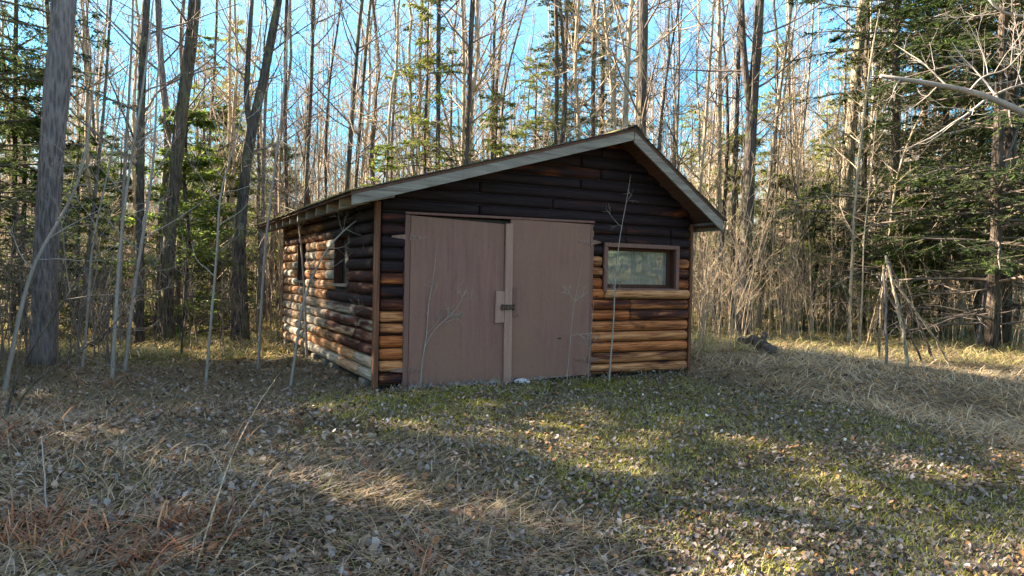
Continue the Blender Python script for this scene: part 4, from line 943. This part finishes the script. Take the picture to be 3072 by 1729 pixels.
# ------------------------------------------------------------------ UNDERGROWTH
def brush(name, label, areas, n, hr, rng, twig, rmin=.003, spread=.35):
    pts = []
    for (u0, u1, d0, d1, wt) in areas:
        k_ = int(n*wt); us = rng.uniform(u0, u1, k_); ds = rng.uniform(d0, d1, k_)
        pts += [at(a, 715, d)[:2] for a, d in zip(us, ds)]
    B = np.array(pts); B = B[~((B[:, 0] > -.35) & (B[:, 0] < 4.75) & (B[:, 1] > -.3) & (B[:, 1] < 6.2))]
    n = len(B); K = 6; t = np.linspace(0, 1, K); H = rng.uniform(*hr, n)*rng.uniform(.5, 1, n)
    lx = rng.normal(0, spread, n)*H*.5; ly = rng.normal(0, spread, n)*H*.5
    z0 = gz(B[:, 0], B[:, 1])-.05
    P = np.stack([B[:, :1]+lx[:, None]*t**1.5+np.cumsum(rng.normal(0, .02, (n, K)), 1), B[:, 1:2]+ly[:, None]*t**1.5+np.cumsum(rng.normal(0, .02, (n, K)), 1), z0[:, None]+H[:, None]*t], -1)
    R = (rng.uniform(.004, .009, n)*np.sqrt(H))[:, None]*(1-.75*t)[None, :]
    acc = Acc(); acc.add(*tubes(P, R, 4))
    b1, r1 = kids(P, R, 6, .25, 1, .4, .9, lambda s, q, p: .38*(np.linalg.norm(p[:, -1]-p[:, 0], axis=1)[:, None])*q*(1.2-s), 4, .3, .1, rng, .6, rmin)
    acc.add(*tubes(b1, r1, 3))
    b2, r2 = kids(b1, r1, 3, .2, 1, .4, .8, lambda s, q, p: .5*(np.linalg.norm(p[:, -1]-p[:, 0], axis=1)[:, None])*q, 3, .2, .1, rng, .7, rmin*.8, .06)
    acc.add(*tubes(b2, r2, 3))
    o = link(bpy.data.objects.new(name, acc.mesh(name, [TWIG[twig]], False)))
    tag(o, label, 'undergrowth', kind='stuff'); return o
brush('undergrowth', 'tangle of bare tan stems right of the shed', [(1740, 1900, 11.5, 15.5, .06), (1745, 2600, 14.5, 24, .52), (1740, 2300, 17, 34, .32)], 680, (1.0, 3.8), np.random.default_rng(21), 'tan', .0035, .3)
brush('undergrowth', 'thin dark twiggy stems in the wood left of the shed', [(-60, 720, 12, 20, .55), (-60, 720, 18, 32, .35), (-30, 300, 8.5, 11.5, .1)], 460, (.8, 3.2), np.random.default_rng(22), 'dark', .0035, .28)
brush('undergrowth', 'low young growth behind the shed', [(700, 1800, 17, 34, 1)], 420, (1.5, 4.5), np.random.default_rng(23), 'tan', .004, .25)

# ------------------------------------------------------------------ LEAVES AND GRASS
def inview(x, y, margin=250):
    d = np.stack([x, y, gz(x, y)], 1)-CAM; z = d@fw; u = (1536+F*(d@RT)/np.maximum(z, .1))/1.1925
    return (z > 2.2) & (u > -margin) & (u < 2576+margin)
def shedmask(x, y): return (x > -.06) & (x < 4.46) & (y > -.06) & (y < 5.9)
def scat(n, d0, d1, rng, pw=1.0):
    out = np.zeros((0, 2))
    d = d0*(d1/d0)**(rng.random(n*2)**pw); u = rng.uniform(-150, 2726, n*2)
    dx = (u*1.1925-1536)/F
    fx, fy = fw[:2]/np.linalg.norm(fw[:2]); rx, ry = r_[:2]
    x = CAM[0]+d*fx+d*dx*rx; y = CAM[1]+d*fy+d*dx*ry
    k_ = inview(x, y) & ~shedmask(x, y); x, y = x[k_][:n], y[k_][:n]
    return x, y
def pick(pal, wts, n, rng, var=.18):
    pal = np.array(pal); i = rng.choice(len(pal), n, p=np.array(wts)/sum(wts)); return np.clip(pal[i]*(1+rng.normal(0, var, (n, 1))), .005, .95)
def leaves(name, label, n, d0, d1, size, seed, dens, pal, wts, lift=.015):
    rng = np.random.default_rng(seed); x, y = scat(n, d0, d1, rng)
    kp = rng.random(len(x)) < dens(x, y); x, y = x[kp], y[kp]; n = len(x)
    s = size*rng.uniform(.35, 1.5, n); a = rng.uniform(0, 6.28, n); tilt = rng.normal(0, .5, n); roll = rng.normal(0, .5, n)
    ca, sa = np.cos(a), np.sin(a)
    ex = np.stack([ca*np.cos(tilt), sa*np.cos(tilt), np.sin(tilt)], 1); ey = np.stack([-sa*np.cos(roll), ca*np.cos(roll), np.sin(roll)], 1); ez = np.cross(ex, ey)
    cup = rng.uniform(-.05, .28, n)
    z = gz(x, y)+lift*rng.random(n)+.006+np.abs(np.sin(tilt))*s*.45
    C = np.stack([x, y, z], 1)
    # 6 rim points + curled centre line
    shp = np.array([(-.5, 0), (-.18, .36), (.22, .30), (.5, 0), (.2, -.33), (-.2, -.34)])
    V = np.zeros((n, 7, 3)); V[:, 6] = C
    jit = 1+rng.normal(0, .16, (n, 6))
    for k_ in range(6):
        px_, py_ = shp[k_]; V[:, k_] = C+(ex*px_*jit[:, k_, None]+ey*py_*jit[:, k_, None])*s[:, None]+ez*(cup*s*(abs(py_)*2+.3*abs(px_)))[:, None]
    b = np.arange(n)[:, None]*7
    Tt = np.concatenate([b+np.array([[k_, (k_+1) % 6, 6]]) for k_ in range(6)], 0)
    col = np.repeat(pick(pal, wts, n, rng), 7, 0)
    o = obj_np(name, V=V.reshape(-1, 3), tris=Tt, mats=[M_LEAF], tint=col); tag(o, label, 'leaf litter', kind='stuff')
def blades(name, label, n, d0, d1, Lr, wd, seed, dens, pal, wts, lie, arch, tuft=0):
    rng = np.random.default_rng(seed); x, y = scat(n, d0, d1, rng)
    if tuft:
        m_ = len(x)//tuft; x = np.repeat(x[:m_], tuft)+rng.normal(0, .035, m_*tuft); y = np.repeat(y[:m_], tuft)+rng.normal(0, .035, m_*tuft)
        k_ = ~shedmask(x, y); x, y = x[k_], y[k_]
    kp = rng.random(len(x)) < dens(x, y); x, y = x[kp], y[kp]; n = len(x)
    L = rng.uniform(*Lr, n); a = rng.uniform(0, 6.28, n)
    if lie > .6: a = np.where(rng.random(n) < .5, a, rng.normal(.4, .7, n)+np.sin(x*1.3)*1.2+np.sin(y*1.7))
    el = np.clip(rng.normal((1-lie)*1.4, .28, n), .03, 1.5)
    dirh = np.stack([np.cos(a), np.sin(a)], 1); side = np.stack([-np.sin(a), np.cos(a), np.zeros(n)], 1)
    z0 = gz(x, y); Vs = []
    w0 = wd*rng.uniform(.6, 1.3, n)
    for k_, (t, wk) in enumerate(((0, 1), (.35, .95), (.7, .7), (1.0, .12))):
        e = el*(1-arch*t); h = np.sin(el)*L*(t-arch*t*t*.8); hh = np.cos(e)*L*t
        c = np.stack([x+dirh[:, 0]*hh, y+dirh[:, 1]*hh, z0+np.maximum(h, .006*k_)+.003], 1)
        c[:, 2] = np.maximum(c[:, 2], gz(c[:, 0], c[:, 1])+.004)
        Vs += [c-side*(w0*wk)[:, None]*.5, c+side*(w0*wk)[:, None]*.5]
    V = np.stack(Vs, 1); b = np.arange(n)[:, None]*8
    Q = np.concatenate([b+np.array([[0, 1, 3, 2]]), b+np.array([[2, 3, 5, 4]]), b+np.array([[4, 5, 7, 6]])], 0)
    col = np.repeat(pick(pal, wts, n, rng), 8, 0)
    o = obj_np(name, V=V.reshape(-1, 3), quads=Q, mats=[M_BLADE], tint=col); tag(o, label, 'grass', kind='stuff')
def patch(x, y, f=1.0, s=0.0): 
    return .5+.25*np.sin(x*1.9*f+s+np.sin(y*1.3*f)*1.5)+.25*np.sin(y*2.3*f+2*s+np.sin(x*1.7*f+1)*1.4)
LEAFP = [(.20, .17, .165), (.30, .26, .25), (.14, .11, .095), (.10, .07, .055), (.26, .15, .085), (.34, .17, .07), (.07, .04, .035), (.52, .47, .46)]
leaves('fallen_leaves', 'grey curled leaves strewn over the mossy clearing', 80000, 2.9, 13, .030, 31, lambda x, y: lane_mask(x, y)*(.28+.7*sstep(.35, .7, patch(x, y, 1.1)*.6+.4*patch(x, y, 3.1, 2)))+.15+.25*sstep(-3.5, -1.2, x)*sstep(1, -1, y), LEAFP, [4, 1.0, 4.5, 3.8, 1.3, .5, 1.8, .1])
leaves('fallen_leaves', 'brown leaves lying in the weeds and under the trees', 46000, 3, 26, .040, 32, lambda x, y: (1-lane_mask(x, y))*(.25+.5*patch(x, y, .8, 2))*np.where(x > 4.2, .25, 1.6), [(.20, .145, .11), (.29, .22, .165), (.26, .13, .07), (.27, .24, .235), (.12, .075, .055)], [3, 3, .8, 2.4, 2.4])
blades('grass', 'short mossy green grass of the clearing', 150000, 2.9, 12, (.022, .065), .0045, 33, lambda x, y: lane_mask(x, y)*(.3+.7*sstep(.65, .3, patch(x, y, 1.1)*.6+.4*patch(x, y, 3.1, 2))), [(.15, .16, .025), (.27, .26, .04), (.40, .35, .07), (.34, .29, .16), (.09, .11, .02)], [3, 3, 2, 1.8, 1.6], .35, .3)
blades('moss', 'yellow-green moss cushions in patches over the clearing', 60000, 2.9, 11, (.012, .030), .008, 41, lambda x, y: lane_mask(x, y)*sstep(.62, .74, patch(x, y, 1.9, 5)*.6+.4*patch(x, y, 4.3, 1)), [(.26, .25, .025), (.38, .33, .035), (.17, .19, .02)], [2, 1.4, 1.4], .25, .3)
blades('grass', 'thin dead stems matted over the clearing', 55000, 2.9, 12, (.03, .10), .003, 34, lambda x, y: lane_mask(x, y)*.8+.2, [(.27, .27, .20), (.18, .18, .12), (.38, .36, .29)], [2, 2, 1], .8, .2)
STRAW = [(.30, .25, .19), (.42, .35, .26), (.19, .15, .11), (.40, .27, .14), (.28, .14, .065), (.17, .17, .05)]
blades('dry_grass', 'long pale dry grass matted on the bank right of the shed', 95000, 5, 22, (.12, .42), .0065, 35, lambda x, y: (1-lane_mask(x, y))*sstep(3.8, 4.6, x)*np.where(y > 5, .35, 1), [(.42, .36, .26), (.56, .46, .31), (.28, .22, .15), (.58, .38, .18), (.36, .2, .09), (.17, .18, .05)], [3, 3, 2, 2, .5, .6], .72, .75, 6)  # brighter orange than STRAW, the bank's sunlight put into the blade colours
blades('dry_grass', 'tangled dry grass and brown weeds left of the clearing', 90000, 2.9, 16, (.05, .26), .005, 36, lambda x, y: (1-lane_mask(x, y))*sstep(.6, -.2, x)*(.25+.75*patch(x, y, .9, 1.5)), STRAW, [2.6, 2.2, 2.6, 1.4, .6, 1.8], .66, .7, 5)
blades('dry_grass', 'straw and green shoots on the sunny woodland floor', 60000, 11, 34, (.12, .4), .011, 37, lambda x, y: (1-lane_mask(x, y))*.9, [(.4, .33, .16), (.5, .4, .2), (.2, .22, .06), (.35, .22, .1), (.28, .3, .08)], [2, 2, 1.4, 1.5, 1.2], .5, .6, 5)
# tall weeds and fern clumps on the left
blades('weeds', 'rust-brown dead fern and weed clumps at the lower left', 9000, 2.9, 9, (.10, .30), .009, 38, lambda x, y: (1-lane_mask(x, y))*sstep(-.6, -1.6, x)*(patch(x, y, 1.6, 4) > .70), [(.30, .12, .05), (.22, .09, .05), (.36, .2, .1), (.14, .06, .04)], [2, 2, 1, 1.5], .35, .55, 9)
blades('weeds', 'grass tufts growing along the foot of the shed', 9000, 7, 12, (.05, .22), .005, 39, lambda x, y: (np.abs(y+.16) < .13)*(x > -.3)*(x < 4.7)*1.0, STRAW+[(.14, .18, .04)], [2, 2, 2, 1, .5, .6, 1.6], .2, .4)

leaves('fallen_leaves', 'leaves and debris banked against the foot of the shed', 9000, 7, 13, .035, 40, lambda x, y: (y > -.42)*(y < 0)*(x > -.3)*(x < 4.7)*.9+(x > -.5)*(x < 0)*(y > 0)*(y < 6)*.9, LEAFP, [4, 1.0, 4.5, 3.8, 1.3, .5, 1.8, .1], .05)
def eave_moss():
    rng = np.random.default_rng(8); n = 1500
    y = np.where(rng.random(n) < .6, rng.normal(5.6, .5, n), rng.uniform(-.5, 6.25, n)); x = XL-.03+np.abs(rng.normal(0, .12, n)); k_ = y < 6.28; x, y = x[k_], y[k_]; n = len(x)
    z = roof_z(x)+.048; h = rng.uniform(.006, .03, n); a = rng.uniform(0, 6.28, n); w_ = rng.uniform(.008, .02, n)
    V = np.stack([np.stack([x-np.cos(a)*w_, y-np.sin(a)*w_, z], 1), np.stack([x+np.cos(a)*w_, y+np.sin(a)*w_, z], 1), np.stack([x+rng.normal(0, .008, n), y+rng.normal(0, .008, n), z+h], 1)], 1)
    me = mesh_np('moss', V.reshape(-1, 3), None, np.arange(n*3).reshape(-1, 3), [M_BLADE], None, np.repeat(pick([(.16, .15, .03), (.28, .24, .06), (.2, .13, .06)], [2, 1, 1], n, rng), 3, 0))
    o = link(bpy.data.objects.new('moss', me), rf); o['kind'] = 'stuff'
eave_moss()
# long dead stalks lying across the left foreground
def stick(name, label, cat, pts, r0, r1, bark, group=None, S=7, n1=0, seed=0):
    rng = np.random.default_rng(seed); P, t = smoothpath([np.asarray(p, float) for p in pts], 18); R = r0+(r1-r0)*t
    P = P+rng.normal(0, r0*.25, P.shape)
    off = np.array([P[0][0], P[0][1], P[0][2]])
    a = trunk_acc(P-off, R, S, rng, .08)
    if n1:
        c = crown((P-off)[None], R[None], rng, n1, .2, .95, .35, .5, (.5, 1.0), .1, .002, False)
        a.V += c.V; a.Q += [q+a.n for q in c.Q]; a.qm += c.qm; a.n += c.n
    o = bpy.data.objects.new(name, a.mesh(name, [BARK[bark]])); o.location = tuple(off); COL.objects.link(o)
    tag(o, label, cat, group); return o
def gp(u, v, h=0.0): p, _ = gnd(u, v); return p+np.array([0, 0, h])
stick('dead_stalk', 'long dead stalk slanting across the lower left foreground', 'stalk', [gp(490, 1450, .02), gp(560, 1290, .22), gp(640, 1130, .30), gp(705, 1005, .30)], .005, .0018, 'tan', 'dead stalks')
stick('dead_stalk', 'shorter dead stalk lying right of the long one in the foreground', 'stalk', [gp(520, 1450, .02), gp(620, 1340, .12), gp(712, 1235, .16)], .0045, .002, 'tan', 'dead stalks')
stick('dead_stalk', 'pale broken stalk standing in the weeds at the left', 'stalk', [gp(118, 1300, 0), gp(112, 1280, .18), gp(102, 1230, .32)], .005, .003, 'pale', 'dead stalks')
stick('dead_stalk', 'pale straw arching over the rusty weeds in the left foreground', 'stalk', [gp(360, 1210, 0), gp(430, 1170, .10), gp(520, 1170, .16), gp(560, 1210, .04)], .004, .002, 'pale', 'dead stalks')
# tripod of dead branches leaning together at the right
apex = at(2229, 648, depth_of(gp(2240, 925)))
feet = [((2210, 905), 12, 'long pale pole on the left of the branch tripod'), ((2232, 925), 10, 'straight pole in the middle of the branch tripod'), ((2290, 930), 14, 'thick pole leaning right in the branch tripod'), ((2350, 905), 11, 'purplish pole slanting far right from the branch tripod'), ((2400, 930), 9, 'outermost right pole of the branch tripod'), ((2325, 915), 8, 'thin pole between the right poles of the branch tripod'), ((2178, 880), 8, 'thin pole splayed out left of the branch tripod')]
for k, ((u, v), w_, lab) in enumerate(feet):
    f = gp(u, v); a = apex+np.array([random.uniform(-.08, .08), random.uniform(-.1, .1), random.uniform(-.35, .1)])
    sc_ = 1.1925*depth_of(f)/F/2
    stick('dead_branch', lab, 'branch', [f-[0, 0, .05], f*.7+a*.3+[0, 0, .05], f*.35+a*.65+[0, 0, .04], a], w_*sc_*.7, w_*sc_*.4, 'grey' if k % 2 else 'tan', 'branch tripod', 8, 5, k)
# fallen log and stump right of the shed
f0, f1 = gp(1862, 868, .06), gp(1945, 895, .07)
fl = stick('fallen_log', 'short dark rotting log lying right of the shed', 'log', [f0, f0*.5+f1*.5+[0, 0, .05], f1], .10, .08, 'dark', None, 12, 0, 3)
stick('stump', 'dark broken stub sticking up behind the rotting log', 'stump', [gp(1925, 885, -.05), gp(1922, 880, .12), gp(1915, 878, .30)], .075, .05, 'dark', None, 10, 0, 4)
# brush pile behind the left trees
for k, (a, b, h0, h1, w_) in enumerate([((455, 838), (700, 812), .25, .45, .035), ((480, 850), (650, 862), .1, .2, .03), ((300, 858), (480, 825), .1, .3, .05), ((520, 845), (600, 800), .1, .6, .02), ((225, 880), (340, 840), .05, .35, .05), ((640, 800), (712, 745), .1, .5, .02)]):
    stick('fallen_branch', ['long fallen branch behind the forked dark tree', 'low fallen branch at the foot of the forked dark tree', 'fallen limb at the foot of the mossy trunk', 'short broken branch tilting up beside the forked tree', 'rotting limb beside the thick grey trunk', 'pale branch resting near the back of the side wall'][k], 'branch', [gp(*a, h0), (gp(*a, h0)+gp(*b, h1))/2+[0, 0, .08], gp(*b, h1)], w_, w_*.4, 'dark' if k < 5 else 'pale', 'fallen branches', 8, 8, 50+k)
# long pale limb reaching in from a tree outside the right edge
dp = 8.5
P0 = at(2860, 560, dp); 
tree_from_path('bare_tree', 'tree at the right edge whose pale limb reaches into the picture', 'tree', [np.array([P0[0], P0[1], float(gz(P0[0], P0[1]))]), at(2850, 300, dp), at(2840, 0, dp)], [.13, .12, .10], 12, 'pale', n1=16, lo=.5, seed=901, twig='pale', group='bare trees around the shed',
   limbs=[([at(2850, 420, dp), at(2700, 330, dp), at(2576, 292, dp), at(2502, 238, dp), at(2440, 228, dp), at(2300, 203, dp), at(2215, 192, dp)], .052, .022), ([at(2500, 240, dp), at(2540, 222, dp), at(2600, 205, dp)], .016, .010),
          ([at(2440, 228, dp-.05), at(2470, 190, dp-.1), at(2530, 180, dp-.1), at(2580, 120, dp-.1)], .010, .006), ([at(2850, 120, dp), at(2640, 40, dp), at(2520, 45, dp), at(2480, -10, dp)], .03, .012)])
# pale stone at the foot of the doors
import bmesh
bm = bmesh.new(); bmesh.ops.create_icosphere(bm, subdivisions=3, radius=1)
for v in bm.verts:
    c = v.co; q = 1+.10*math.sin(c.x*5+1)*math.sin(c.y*4)+.07*math.sin(c.z*7+c.x*3)
    v.co = (c.x*.115*q, c.y*.06*q, max(c.z, -.4)*.042*q)
me = bpy.data.meshes.new('stone'); bm.to_mesh(me); bm.free(); me.materials.append(M_STONE)
for p in me.polygons: p.use_smooth = True
st = bpy.data.objects.new('stone', me); pp = gp(1287, 957); st.location = (pp[0], min(pp[1], -.13), pp[2]+.02); st.rotation_euler = (0, .15, .2); COL.objects.link(st)
tag(st, 'pale bluish flat stone at the foot of the doors', 'stone')
